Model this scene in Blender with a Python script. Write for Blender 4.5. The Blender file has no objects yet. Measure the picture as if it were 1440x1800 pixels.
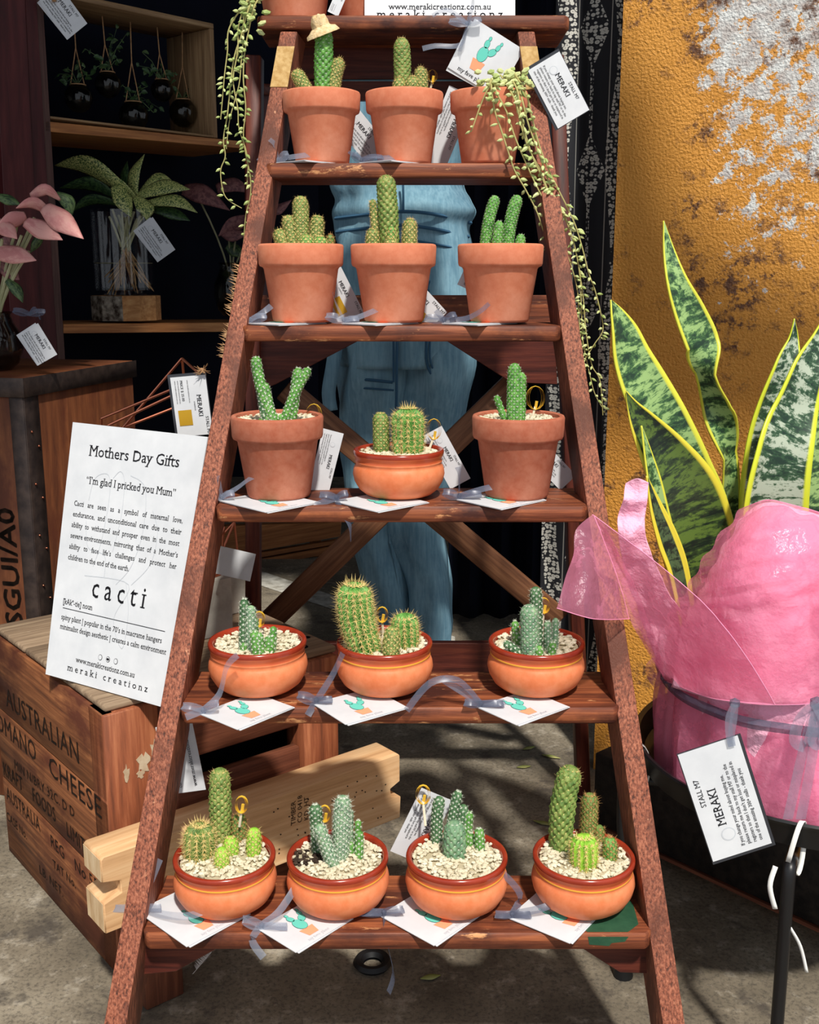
import bpy, bmesh, math, random
from mathutils import Vector, Matrix, noise
R = random.Random(7)
PI = math.pi
sc = bpy.context.scene
COL = sc.collection

# ---------------------------------------------------------------- camera, world, sun, exposure
F, TH, H = 1900.0, math.radians(12.44), 1.04      # focal length in pixels of the 1440x1800 frame, pitch, lens height
CT, ST = math.cos(TH), math.sin(TH)
cam_d = bpy.data.cameras.new('camera'); cam = bpy.data.objects.new('camera', cam_d); COL.objects.link(cam)
cam.location = (0, 0, H); cam.rotation_euler = (PI/2 - TH, 0, 0)
cam_d.sensor_fit = 'VERTICAL'; cam_d.sensor_height = 24.0; cam_d.lens = F/1800*24.0
cam_d.clip_start = 0.05; cam_d.clip_end = 60
sc.camera = cam
sc.view_settings.view_transform = 'Standard'; sc.view_settings.look = 'None'
sc.view_settings.gamma = 1.0; sc.view_settings.exposure = 0.08; sc.view_settings.use_curve_mapping = False
w = bpy.data.worlds.new('world'); sc.world = w; w.use_nodes = True
bg = w.node_tree.nodes['Background']; bg.inputs[0].default_value = (0.86, 0.92, 1.0, 1); bg.inputs[1].default_value = 0.66
SUN = Vector((0.13, -0.57, 0.80)).normalized()   # towards the sun
sd = bpy.data.lights.new('sun', 'SUN'); sd.energy = 4.3; sd.angle = math.radians(3.0); sd.color = (1.0, 0.95, 0.86)
so = bpy.data.objects.new('sun', sd); COL.objects.link(so); so.rotation_euler = SUN.to_track_quat('Z', 'Y').to_euler()
so.location = SUN*6

# ---------------------------------------------------------------- pixel -> place helpers
def ray(px, py):
    x, v = (px-720)/F, (py-900)/F
    return Vector((x, CT - v*ST, -ST - v*CT))
def at(px, py, Y):
    d = ray(px, py); return Vector((0, 0, H)) + d*(Y/d.y)
def atz(px, py, Z):
    d = ray(px, py); return Vector((0, 0, H)) + d*((Z-H)/d.z)
def atpl(px, py, p, n):
    d = ray(px, py); o = Vector((0, 0, H)); return o + d*((p-o).dot(n)/d.dot(n))
def ppm(P):                                         # pixels per metre at a point
    return F/(P.y*CT - (P.z-H)*ST)
TRD = [(1.162+.1328*i, .263+.2347*i) for i in range(6)]   # ladder treads, bottom to top: front edge Y, top Z
SLP = Vector((0, .1328, .2347)).normalized()              # up along the front frame

# ---------------------------------------------------------------- materials
def srgb(r, g, b):
    f = lambda c: c/12.92 if c <= .04045 else ((c+.055)/1.055)**2.4
    return (f(r/255), f(g/255), f(b/255), 1)
class NT:
    def __init__(s, name):
        s.m = bpy.data.materials.new(name); s.m.use_nodes = True; s.t = s.m.node_tree; s.n = s.t.nodes
        s.b = s.n['Principled BSDF']; s.out = s.n['Material Output']
    def new(s, typ, **kw):
        nd = s.n.new(typ)
        for k, v in kw.items(): setattr(nd, k, v)
        return nd
    def link(s, a, b): s.t.links.new(a, b)
    def coord(s, attr=True, scale=(1, 1, 1)):
        mp = s.new('ShaderNodeMapping'); mp.inputs['Scale'].default_value = scale
        if attr:
            a = s.new('ShaderNodeAttribute', attribute_name='gc'); s.link(a.outputs['Vector'], mp.inputs[0])
        else:
            a = s.new('ShaderNodeTexCoord'); s.link(a.outputs['Object'], mp.inputs[0])
        return mp.outputs[0]
    def noise(s, vec, scale, detail=4, rough=.55, dist=0):
        nd = s.new('ShaderNodeTexNoise'); s.link(vec, nd.inputs['Vector'])
        nd.inputs['Scale'].default_value = scale; nd.inputs['Detail'].default_value = detail
        nd.inputs['Roughness'].default_value = rough; nd.inputs['Distortion'].default_value = dist
        return nd.outputs['Fac']
    def ramp(s, fac, stops):
        r = s.new('ShaderNodeValToRGB'); s.link(fac, r.inputs[0]); e = r.color_ramp.elements
        while len(e) < len(stops): e.new(.5)
        for i, (p, c) in enumerate(stops):
            e[i].position = p; e[i].color = c if len(c) == 4 else (*c, 1)
        return r.outputs[0]
    def mix(s, fac, a, b, mode='MIX'):
        m = s.new('ShaderNodeMix', data_type='RGBA', blend_type=mode)
        for i, v in ((0, fac), (6, a), (7, b)):
            if hasattr(v, 'is_linked'): s.link(v, m.inputs[i])
            else: m.inputs[i].default_value = v
        return m.outputs[2]
    def math(s, op, a, b=0.0):
        m = s.new('ShaderNodeMath', operation=op)
        for i, v in enumerate((a, b)):
            if hasattr(v, 'is_linked'): s.link(v, m.inputs[i])
            else: m.inputs[i].default_value = v
        return m.outputs[0]
    def color(s, c): 
        if hasattr(c, 'is_linked'): s.link(c, s.b.inputs['Base Color'])
        else: s.b.inputs['Base Color'].default_value = c
    def bump(s, h, strength=.3, dist=.002):
        b = s.new('ShaderNodeBump'); b.inputs['Strength'].default_value = strength; b.inputs['Distance'].default_value = dist
        s.link(h, b.inputs['Height']); s.link(b.outputs[0], s.b.inputs['Normal'])
    def set(s, **kw):
        for k, v in kw.items(): s.b.inputs[k.replace('_', ' ')].default_value = v
G4 = lambda v: (v, v, v, 1)
def plain(name, c, rough=.6, spec=.3, metal=0, c2=None, scale=30, bump=0, bscale=200, attr=False):
    t = NT(name); v = t.coord(attr)
    if c2: t.color(t.ramp(t.noise(v, scale), [(.35, c), (.68, c2)]))
    else: t.color(c)
    t.set(Roughness=rough, Metallic=metal); t.b.inputs['Specular IOR Level'].default_value = spec
    if bump: t.bump(t.noise(v, bscale), bump)
    return t.m
def wood(name, c1, c2, c3, rough=.6, wear=None, wearpos=.62, grain=(3, 60, 60), bump=.35, dark=None, dist=.35, det=8):
    t = NT(name); v = t.coord(True, grain)
    n1 = t.noise(v, 1.6, det, .65, dist)
    c = t.ramp(n1, [(.3, c1), (.5, c2), (.7, c3)])
    v2 = t.coord(True, (5, 9, 9)); n2 = t.noise(v2, 1.3, 6, .6)
    if dark: c = t.mix(t.ramp(n2, [(.36, G4(1)), (.5, G4(0))]), c, dark)
    if wear:
        v3 = t.coord(True, (7, 26, 26)); n3 = t.noise(v3, 2.0, 8, .7)
        c = t.mix(t.ramp(n3, [(wearpos, G4(0)), (wearpos+.06, G4(1))]), c, wear)
    t.color(c); t.set(Roughness=rough); t.b.inputs['Specular IOR Level'].default_value = .35
    t.bump(n1, bump, .0015)
    return t.m
def sheer(name, c, alpha, rough=.5, crumple=0, trans=.4):
    t = NT(name); n = t.n
    n.remove(t.b)
    tr = t.new('ShaderNodeBsdfTransparent'); df = t.new('ShaderNodeBsdfDiffuse'); tl = t.new('ShaderNodeBsdfTranslucent'); gl = t.new('ShaderNodeBsdfGlossy')
    df.inputs[0].default_value = c; tl.inputs[0].default_value = c; gl.inputs[0].default_value = (.8, .8, .85, 1); gl.inputs[1].default_value = .3
    a = t.new('ShaderNodeMixShader'); a.inputs[0].default_value = trans; t.link(df.outputs[0], a.inputs[1]); t.link(tl.outputs[0], a.inputs[2])
    g = t.new('ShaderNodeMixShader'); g.inputs[0].default_value = .03; t.link(a.outputs[0], g.inputs[1]); t.link(gl.outputs[0], g.inputs[2])
    b = t.new('ShaderNodeMixShader'); t.link(tr.outputs[0], b.inputs[1]); t.link(g.outputs[0], b.inputs[2])
    v = t.coord(False); nf = t.noise(v, 25, 4)
    mr = t.math('MULTIPLY_ADD', nf, .45); 
    mr.node.inputs[2].default_value = alpha-.22
    if crumple:
        r = t.math('ABSOLUTE', t.math('SUBTRACT', t.noise(v, 14, 5, .6), .5)); r2 = t.math('ABSOLUTE', t.math('SUBTRACT', t.noise(v, 34, 4, .6), .5))
        bp_ = t.new('ShaderNodeBump'); bp_.inputs['Strength'].default_value = .28; bp_.inputs['Distance'].default_value = .03; t.link(t.math('ADD', r, t.math('MULTIPLY', r2, .4)), bp_.inputs['Height'])
        for nd in (df, tl, gl): t.link(bp_.outputs[0], nd.inputs['Normal'])
        mr = t.math('ADD', mr, t.math('MULTIPLY', t.math('LESS_THAN', r, .02), .16))
    t.link(mr, b.inputs[0]); t.link(b.outputs[0], t.out.inputs[0])
    return t.m
def glassy(name, tint, rough=.02, ior=1.45):
    # thin-walled glass: clear straight through, mirror-like towards grazing angles
    t = NT(name); t.n.remove(t.b); tr = t.new('ShaderNodeBsdfTransparent'); gl = t.new('ShaderNodeBsdfGlossy'); fr = t.new('ShaderNodeLayerWeight'); mx = t.new('ShaderNodeMixShader')
    tr.inputs[0].default_value = tint; gl.inputs[1].default_value = rough; gl.inputs[0].default_value = (1, 1, 1, 1); fr.inputs[0].default_value = .5
    t.link(t.math('MULTIPLY_ADD', t.math('POWER', fr.outputs['Facing'], 4.0), .55), mx.inputs[0]); mx.inputs[0].links[0].from_node.inputs[2].default_value = .03; t.link(tr.outputs[0], mx.inputs[1]); t.link(gl.outputs[0], mx.inputs[2]); t.link(mx.outputs[0], t.out.inputs[0])
    return t.m
C = srgb
MT = {}
MT['ladder'] = wood('ladder_wood', C(58, 28, 20), C(118, 62, 39), C(170, 98, 60), .55, C(206, 146, 98), .61, (2.5, 60, 60), .6, C(66, 32, 24))
MT['stile'] = wood('stile_wood', C(62, 33, 25), C(134, 75, 54), C(172, 108, 82), .65, C(206, 150, 116), .65, (30, 230, 230), .8, C(92, 50, 36), .1, 2.5)
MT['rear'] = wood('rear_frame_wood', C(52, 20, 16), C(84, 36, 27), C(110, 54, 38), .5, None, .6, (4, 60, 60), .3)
MT['brace'] = wood('brace_wood', C(80, 50, 34), C(118, 78, 54), C(148, 104, 74), .6)
MT['crate'] = wood('crate_wood', C(80, 45, 27), C(132, 80, 48), C(172, 112, 70), .7, C(186, 140, 100), .68, (3, 55, 55), .5, C(88, 44, 27))
MT['lid'] = wood('lid_wood', C(92, 74, 58), C(138, 116, 94), C(170, 148, 122), .75, C(196, 178, 152), .68)
MT['slat'] = wood('slat_wood', C(78, 40, 27), C(104, 58, 40), C(134, 80, 56), .65)
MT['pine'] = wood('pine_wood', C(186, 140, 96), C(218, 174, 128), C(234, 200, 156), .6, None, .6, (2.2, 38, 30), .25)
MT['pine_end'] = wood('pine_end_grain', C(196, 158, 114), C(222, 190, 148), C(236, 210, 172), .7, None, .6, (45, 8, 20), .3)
MT['post'] = wood('corner_post_wood', C(96, 52, 34), C(140, 78, 50), C(178, 112, 76), .6, None, .6, (3, 45, 45), .3)
MT['trunk'] = wood('trunk_wood', C(84, 44, 26), C(116, 66, 38), C(140, 84, 50), .65, None, .6, (4, 30, 30), .25, C(92, 46, 28))
MT['shelf'] = wood('shelf_wood', C(140, 86, 48), C(178, 116, 66), C(206, 148, 92), .6)
MT['shelfbox'] = wood('display_box_wood', C(112, 84, 58), C(150, 118, 84), C(180, 148, 108), .6)
MT['redpost'] = wood('red_painted_wood', C(52, 16, 18), C(76, 26, 28), C(92, 38, 38), .5, None, .6, (3, 30, 30), .1)
MT['stud'] = wood('stud_wood', C(66, 42, 38), C(88, 60, 54), C(112, 82, 72), .6)
MT['bark'] = plain('bark', C(60, 48, 40), .9, .1, 0, C(170, 160, 145), 60, .8, 90)
MT['slicewood'] = wood('slice_wood', C(150, 100, 58), C(182, 128, 78), C(204, 156, 104), .7)
MT['strap'] = plain('trunk_binding', C(48, 38, 36), .5, .4, .3, C(76, 62, 56), 40, .2, 80)
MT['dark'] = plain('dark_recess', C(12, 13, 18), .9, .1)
MT['navy'] = plain('navy_cloth', C(16, 20, 34), .9, .1, 0, C(10, 12, 22), 3)
MT['black_metal'] = plain('black_metal', C(26, 26, 28), .38, .5, .2)
MT['black_wood'] = plain('black_stained_wood', C(24, 22, 22), .6, .3, 0, C(48, 42, 38), 60, .5, 120)
MT['rubber'] = plain('black_rubber', C(18, 18, 20), .5, .4)
MT['white_plastic'] = plain('white_plastic', C(232, 232, 228), .4, .5)
MT['copper'] = plain('copper_wire', C(196, 122, 96), .28, .6, 1)
MT['concrete_pot'] = plain('cast_concrete', C(150, 146, 138), .85, .2, 0, C(182, 178, 170), 25, .2, 160)
MT['ink'] = plain('black_ink', C(26, 26, 30), .8, .1)
MT['grey_ink'] = plain('grey_ink', C(196, 200, 206), .8, .1)
MT['stencil'] = plain('stencil_ink', C(28, 24, 22), .8, .1, 0, C(56, 40, 32), 60)
MT['teal'] = plain('teal_print', C(104, 200, 184), .7, .1)
MT['salmon'] = plain('salmon_print', C(244, 160, 122), .7, .1)
MT['gold'] = plain('gold_foil', C(206, 160, 40), .4, .5, .4)
MT['clearcover'] = plain('dark_plastic_edge', C(50, 52, 58), .3, .5)
MT['tie'] = plain('gold_twist_tie', C(224, 180, 60), .4, .5, .1)
MT['stick'] = plain('pale_stake', C(214, 202, 178), .6, .3)
MT['twine'] = plain('jute_twine', C(190, 150, 110), .9, .1, 0, C(150, 112, 80), 90)
MT['straw'] = plain('woven_straw', C(206, 176, 128), .85, .15, 0, C(236, 212, 170), 160, .9, 260)
MT['soil'] = plain('dark_soil', C(40, 32, 28), .95, .1, 0, C(76, 62, 52), 120, .8, 160)
MT['gravel'] = plain('cream_gravel', C(204, 192, 164), .8, .25, 0, C(226, 217, 194), 45, .3, 300)
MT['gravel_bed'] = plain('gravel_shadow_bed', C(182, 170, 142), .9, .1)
MT['lip'] = plain('reddish_glazed_clay', C(186, 84, 48), .35, .4, 0, C(200, 98, 58), 30)
MT['tape'] = plain('old_masking_tape', C(168, 132, 78), .7, .2, 0, C(196, 164, 112), 120, .5, 200)
MT['glaze'] = plain('red_brown_glaze', C(138, 44, 26), .2, .5, 0, C(156, 56, 34), 40)
MT['yellow_line'] = plain('yellow_slip', C(236, 168, 62), .5, .3)
def terracotta(name, a, b, c, rough):
    t = NT(name); v = t.coord(False); n = t.noise(v, 14, 6, .6); n2 = t.noise(v, 90, 4, .6)
    k = t.ramp(n, [(.3, a), (.52, b), (.72, c)])
    t.color(t.mix(.12, k, t.ramp(n2, [(.3, C(150, 80, 56)), (.7, C(240, 190, 160))])))
    t.set(Roughness=rough); t.b.inputs['Specular IOR Level'].default_value = .3; t.bump(n2, .06)
    return t.m
MT['terra'] = terracotta('terracotta', C(196, 106, 74), C(213, 126, 92), C(226, 150, 120), .75)
MT['terra_old'] = terracotta('aged_terracotta', C(150, 76, 54), C(172, 94, 68), C(196, 128, 102), .85)
MT['bowl'] = terracotta('bowl_terracotta', C(206, 106, 60), C(222, 122, 74), C(230, 138, 90), .5)
def paper():
    t = NT('white_paper'); v = t.coord(False); n = t.noise(v, 18, 5, .6)
    t.color(t.ramp(n, [(.3, C(204, 207, 212)), (.7, C(220, 222, 226))])); t.set(Roughness=.45); t.b.inputs['Specular IOR Level'].default_value = .35
    t.bump(n, .08); return t.m
MT['paper'] = paper()
def cactus_mat(name, a, b, c):
    t = NT(name); v = t.coord(True, (1, 1, 1)); n = t.noise(v, 3.0, 3)
    k = t.ramp(n, [(.3, a), (.55, b), (.75, c)]); t.color(k); t.set(Roughness=.55)
    t.b.inputs['Specular IOR Level'].default_value = .3; return t.m
MT['cactus_olive'] = cactus_mat('olive_cactus_skin', C(78, 106, 50), C(114, 138, 68), C(150, 156, 88))
MT['cactus_green'] = cactus_mat('green_cactus_skin', C(62, 114, 46), C(96, 152, 68), C(134, 182, 98))
MT['cactus_dark'] = cactus_mat('dark_cactus_skin', C(48, 82, 50), C(70, 108, 68), C(98, 132, 92))
MT['cactus_lime'] = cactus_mat('lime_cactus_skin', C(112, 168, 46), C(146, 196, 60), C(184, 214, 92))
MT['cactus_grey'] = cactus_mat('grey_green_cactus_skin', C(84, 120, 92), C(114, 148, 112), C(146, 174, 132))
MT['spine_gold'] = plain('golden_spines', C(226, 200, 132), .6, .3)
MT['spine_white'] = plain('white_spines', C(216, 222, 204), .6, .3)
MT['spine_brown'] = plain('brown_spines', C(190, 146, 92), .6, .3)
MT['bead'] = plain('succulent_bead', C(140, 160, 88), .45, .4, 0, C(186, 200, 128), 60)
MT['bead_pale'] = plain('pale_succulent_bead', C(178, 192, 124), .45, .4, 0, C(208, 212, 150), 50)
MT['vine'] = plain('trailing_stem', C(176, 168, 108), .6, .3)
MT['ribbon'] = sheer('grey_blue_organza', C(150, 160, 180), .44)
MT['ribbon_dark'] = sheer('slate_organza', C(110, 118, 140), .55)
def tissue():
    t = NT('pink_tissue_paper'); v = t.coord(False); n = t.noise(v, 9, 5); r = t.math('ABSOLUTE', t.math('SUBTRACT', t.noise(v, 16, 5, .6), .5)); r2 = t.math('ABSOLUTE', t.math('SUBTRACT', t.noise(v, 40, 4, .6), .5))
    t.color(t.ramp(n, [(.3, C(252, 176, 206)), (.7, C(254, 198, 220))])); t.set(Roughness=.8); t.b.inputs['Specular IOR Level'].default_value = .12
    t.bump(t.math('ADD', r, t.math('MULTIPLY', r2, .4)), .4, .03); return t.m
MT['tissue'] = tissue()
MT['organza'] = sheer('pink_organza', C(254, 160, 194), .54, crumple=1, trans=.5)
MT['organza_thin'] = sheer('thin_pink_organza', C(226, 140, 170), .5, crumple=1)
MT['glass'] = glassy('clear_glass', (1, 1, 1, 1))
MT['smoke_glass'] = glassy('smoky_glass', C(205, 204, 200))
MT['root'] = plain('pale_roots', C(196, 160, 112), .8, .2, 0, C(150, 112, 76), 60)
MT['stalk'] = plain('pale_stalk', C(190, 186, 150), .6, .3, 0, C(150, 152, 110), 20)
def leafmat(name, a, b, c, rough=.4, scale=5, sub=True, stretch=(1, 1, 1), edge=None, ew=.8):
    t = NT(name); v = t.coord(True, stretch); n = t.noise(v, scale, 6, .7, .4)
    if edge: v2 = t.coord(True, (stretch[0]*6, stretch[1]*2.2, 1)); n = t.math('ADD', t.math('MULTIPLY', n, .72), t.math('MULTIPLY', t.noise(v2, scale, 5, .7), .28))
    k = t.ramp(n, [(.42, a), (.485, b), (.535, c)])
    if edge:
        a_ = t.new('ShaderNodeAttribute', attribute_name='gc'); sp = t.new('ShaderNodeSeparateXYZ'); t.link(a_.outputs['Vector'], sp.inputs[0])
        k = t.mix(t.ramp(t.math('ABSOLUTE', sp.outputs[0]), [(ew, G4(0)), (ew+.07, G4(1))]), k, edge)
    t.color(k); t.set(Roughness=rough); t.b.inputs['Specular IOR Level'].default_value = .4; return t.m
MT['sans'] = leafmat('banded_leaf', C(30, 54, 38), C(64, 100, 58), C(144, 176, 110), .38, 4.2, True, (.16, .5, 1), C(208, 208, 66))
MT['sans_grey'] = leafmat('grey_banded_leaf', C(28, 50, 38), C(52, 84, 56), C(168, 180, 160), .38, 4.0, True, (.2, .5, 1), C(204, 214, 54))
MT['sans_dark'] = leafmat('dark_banded_leaf', C(22, 34, 26), C(44, 62, 34), C(84, 108, 46), .4, 4.2, True, (.16, .5, 1), C(218, 204, 62))
MT['sans_edge'] = leafmat('wide_edged_leaf', C(22, 32, 26), C(36, 52, 36), C(70, 92, 60), .4, 4.2, True, (.16, .5, 1), C(214, 202, 62), .56)
MT['hem'] = plain('pale_pink_hem', C(240, 150, 184), .7, .1)
MT['aglao'] = leafmat('speckled_leaf', C(40, 66, 36), C(104, 132, 66), C(206, 206, 132), .4, 5, True, (1.6, 1.6, 1))
MT['aglao_dark'] = leafmat('deep_green_leaf', C(28, 50, 32), C(44, 72, 42), C(70, 100, 56), .4, 4)
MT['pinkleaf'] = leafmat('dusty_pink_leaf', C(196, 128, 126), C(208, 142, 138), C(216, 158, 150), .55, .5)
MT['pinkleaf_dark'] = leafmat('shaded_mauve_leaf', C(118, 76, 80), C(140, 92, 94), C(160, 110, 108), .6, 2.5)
MT['greenleaf'] = leafmat('dull_green_leaf', C(40, 60, 38), C(60, 84, 50), C(92, 114, 70), .5, 3)
MT['skin'] = plain('skin', C(214, 166, 140), .55, .3)
MT['hair'] = plain('brown_hair', C(62, 42, 30), .6, .3)
def denim():
    t = NT('washed_denim'); v = t.coord(False); n = t.noise(v, 6, 5, .6); vs = t.coord(False, (40, 40, 3)); n2 = t.noise(vs, 4, 4, .6)
    k = t.ramp(n, [(.3, C(86, 124, 146)), (.55, C(118, 160, 180)), (.75, C(148, 188, 204))])
    t.color(t.mix(.25, k, t.ramp(n2, [(.35, C(80, 116, 138)), (.65, C(166, 198, 212))]))); t.set(Roughness=.9)
    t.b.inputs['Specular IOR Level'].default_value = .15; t.bump(n, .35, .02); return t.m
MT['denim'] = denim()
MT['stitch'] = plain('denim_seam', C(62, 98, 126), .9, .1)
def yellow_wall():
    t = NT('peeling_ochre_paint'); v = t.coord(True)
    n = t.noise(v, 2.3, 10, .68); fine = t.noise(v, 190, 2, .5); mid = t.noise(v, 30, 9, .75)
    base = t.ramp(t.noise(v, 3, 5), [(.3, C(202, 138, 54)), (.7, C(218, 154, 68))])
    # paint has flaked mostly towards the upper right of the panel (gc.x across, gc.z up)
    a_ = t.new('ShaderNodeAttribute', attribute_name='gc'); sp = t.new('ShaderNodeSeparateXYZ'); t.link(a_.outputs['Vector'], sp.inputs[0])
    up = t.math('MULTIPLY_ADD', sp.outputs[2], .30); up.node.inputs[2].default_value = -.42
    rt = t.math('MULTIPLY_ADD', sp.outputs[0], 1.4); rt.node.inputs[2].default_value = -.13; rt = t.math('MAXIMUM', t.math('MINIMUM', rt, .16), -.2)
    s_ = t.math('ADD', t.math('ADD', up, rt), t.math('MULTIPLY', mid, .62)); s2 = t.math('ADD', s_, t.math('MULTIPLY', n, .28))
    flake = t.ramp(s2, [(.575, G4(0)), (.59, G4(1))])
    k = t.mix(flake, base, t.ramp(t.noise(v, 40, 5), [(.3, C(170, 156, 150)), (.6, C(214, 216, 214))]))
    d = t.noise(v, 5.5, 10, .75); d2 = t.noise(v, 34, 6, .7)
    dirt = t.math('MULTIPLY', t.ramp(d, [(.50, G4(0)), (.58, G4(1))]), t.ramp(d2, [(.48, G4(0)), (.54, G4(1))]))
    k = t.mix(dirt, k, C(98, 66, 48))
    t.color(k); t.set(Roughness=.55); t.b.inputs['Specular IOR Level'].default_value = .35
    t.bump(t.math('ADD', fine, t.math('MULTIPLY', mid, .5)), 1.0, .0035); return t.m
MT['ochre'] = yellow_wall()
def floor_mat():
    t = NT('worn_concrete'); v = t.coord(False); n = t.noise(v, 3.5, 10, .7); f = t.noise(v, 160, 5, .75); m = t.noise(v, 28, 8, .7)
    k = t.ramp(n, [(.32, C(82, 74, 62)), (.5, C(122, 112, 96)), (.68, C(154, 144, 126))])
    k = t.mix(t.ramp(f, [(.38, G4(.55)), (.52, G4(0))]), k, C(52, 48, 44))
    k = t.mix(t.ramp(m, [(.56, G4(0)), (.68, G4(.4))]), k, C(190, 182, 168))
    k = t.mix(t.ramp(t.noise(v, 9, 6, .6), [(.58, G4(0)), (.66, G4(.7))]), k, C(60, 54, 50))
    t.color(k); t.set(Roughness=.8); t.bump(t.math('ADD', f, m), .3, .002); return t.m
MT['floor'] = floor_mat()
MT['white_line'] = plain('worn_white_line', C(206, 204, 196), .8, .2, 0, C(150, 146, 136), 30)
def fabric_mat():
    t = NT('dotted_black_cloth'); a_ = t.new('ShaderNodeAttribute', attribute_name='gc'); sp = t.new('ShaderNodeSeparateXYZ'); t.link(a_.outputs['Vector'], sp.inputs[0])
    u, vv = sp.outputs[0], sp.outputs[2]              # u 0..1 across, vv metres up
    vor = t.new('ShaderNodeTexVoronoi'); cm = t.new('ShaderNodeMapping'); cm.inputs['Scale'].default_value = (19, 1, 130)
    t.link(a_.outputs['Vector'], cm.inputs[0]); t.link(cm.outputs[0], vor.inputs['Vector']); vor.inputs['Scale'].default_value = 1.0; vor.inputs['Randomness'].default_value = .55
    dist = vor.outputs['Distance']
    ring = t.math('MULTIPLY', t.ramp(dist, [(.12, G4(.3)), (.18, G4(1)), (.46, G4(1)), (.54, G4(0))]), 1.0)
    wob = t.math('MULTIPLY', t.math('SINE', t.math('MULTIPLY', vv, 16)), .05)
    def band(lo, hi):
        x = t.math('ADD', u, wob); return t.math('MULTIPLY', t.math('GREATER_THAN', x, lo), t.math('LESS_THAN', x, hi))
    # central lozenge motif, repeating up the cloth
    ph = t.math('ABSOLUTE', t.math('SUBTRACT', t.math('FRACT', t.math('MULTIPLY', vv, 3.6)), .5))
    half = t.math('MAXIMUM', t.math('MULTIPLY_ADD', ph, -.62), .018); half.node.inputs[0].links[0].from_node.inputs[2].default_value = .17
    motif = t.math('LESS_THAN', t.math('ABSOLUTE', t.math('SUBTRACT', u, .46)), half)
    l1 = t.math('LESS_THAN', t.math('ABSOLUTE', t.math('SUBTRACT', u, .27)), .006); l2 = t.math('LESS_THAN', t.math('ABSOLUTE', t.math('SUBTRACT', u, .645)), .006)
    dots = t.math('MULTIPLY', ring, t.math('MAXIMUM', t.math('MAXIMUM', band(.03, .23), band(.68, .9)), motif))
    al = t.math('MAXIMUM', dots, t.math('MULTIPLY', t.math('MAXIMUM', l1, l2), .5))
    t.color(t.mix(al, C(26, 27, 34), C(206, 204, 196))); t.set(Roughness=.8); return t.m
MT['dotcloth'] = fabric_mat()
MT['green_paint'] = plain('old_green_paint', C(36, 72, 52), .55, .3, 0, C(46, 84, 60), 50, .3, 120)
MT['peeled'] = plain('peeled_paper', C(176, 152, 124), .85, .1, 0, C(202, 186, 160), 60)
MT['ceil'] = plain('dark_roof', C(58, 56, 56), .9, .1)
MT['feather'] = plain('white_feather', C(236, 234, 230), .8, .1)
MT['dryleaf'] = plain('fallen_leaf', C(120, 134, 60), .6, .2, 0, C(168, 160, 110), 20)
MT['bench'] = wood('bench_wood', C(120, 72, 40), C(156, 98, 56), C(180, 120, 72), .6)
MT['print_bg'] = plain('kraft_patch', C(150, 112, 70), .8, .1)

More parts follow.
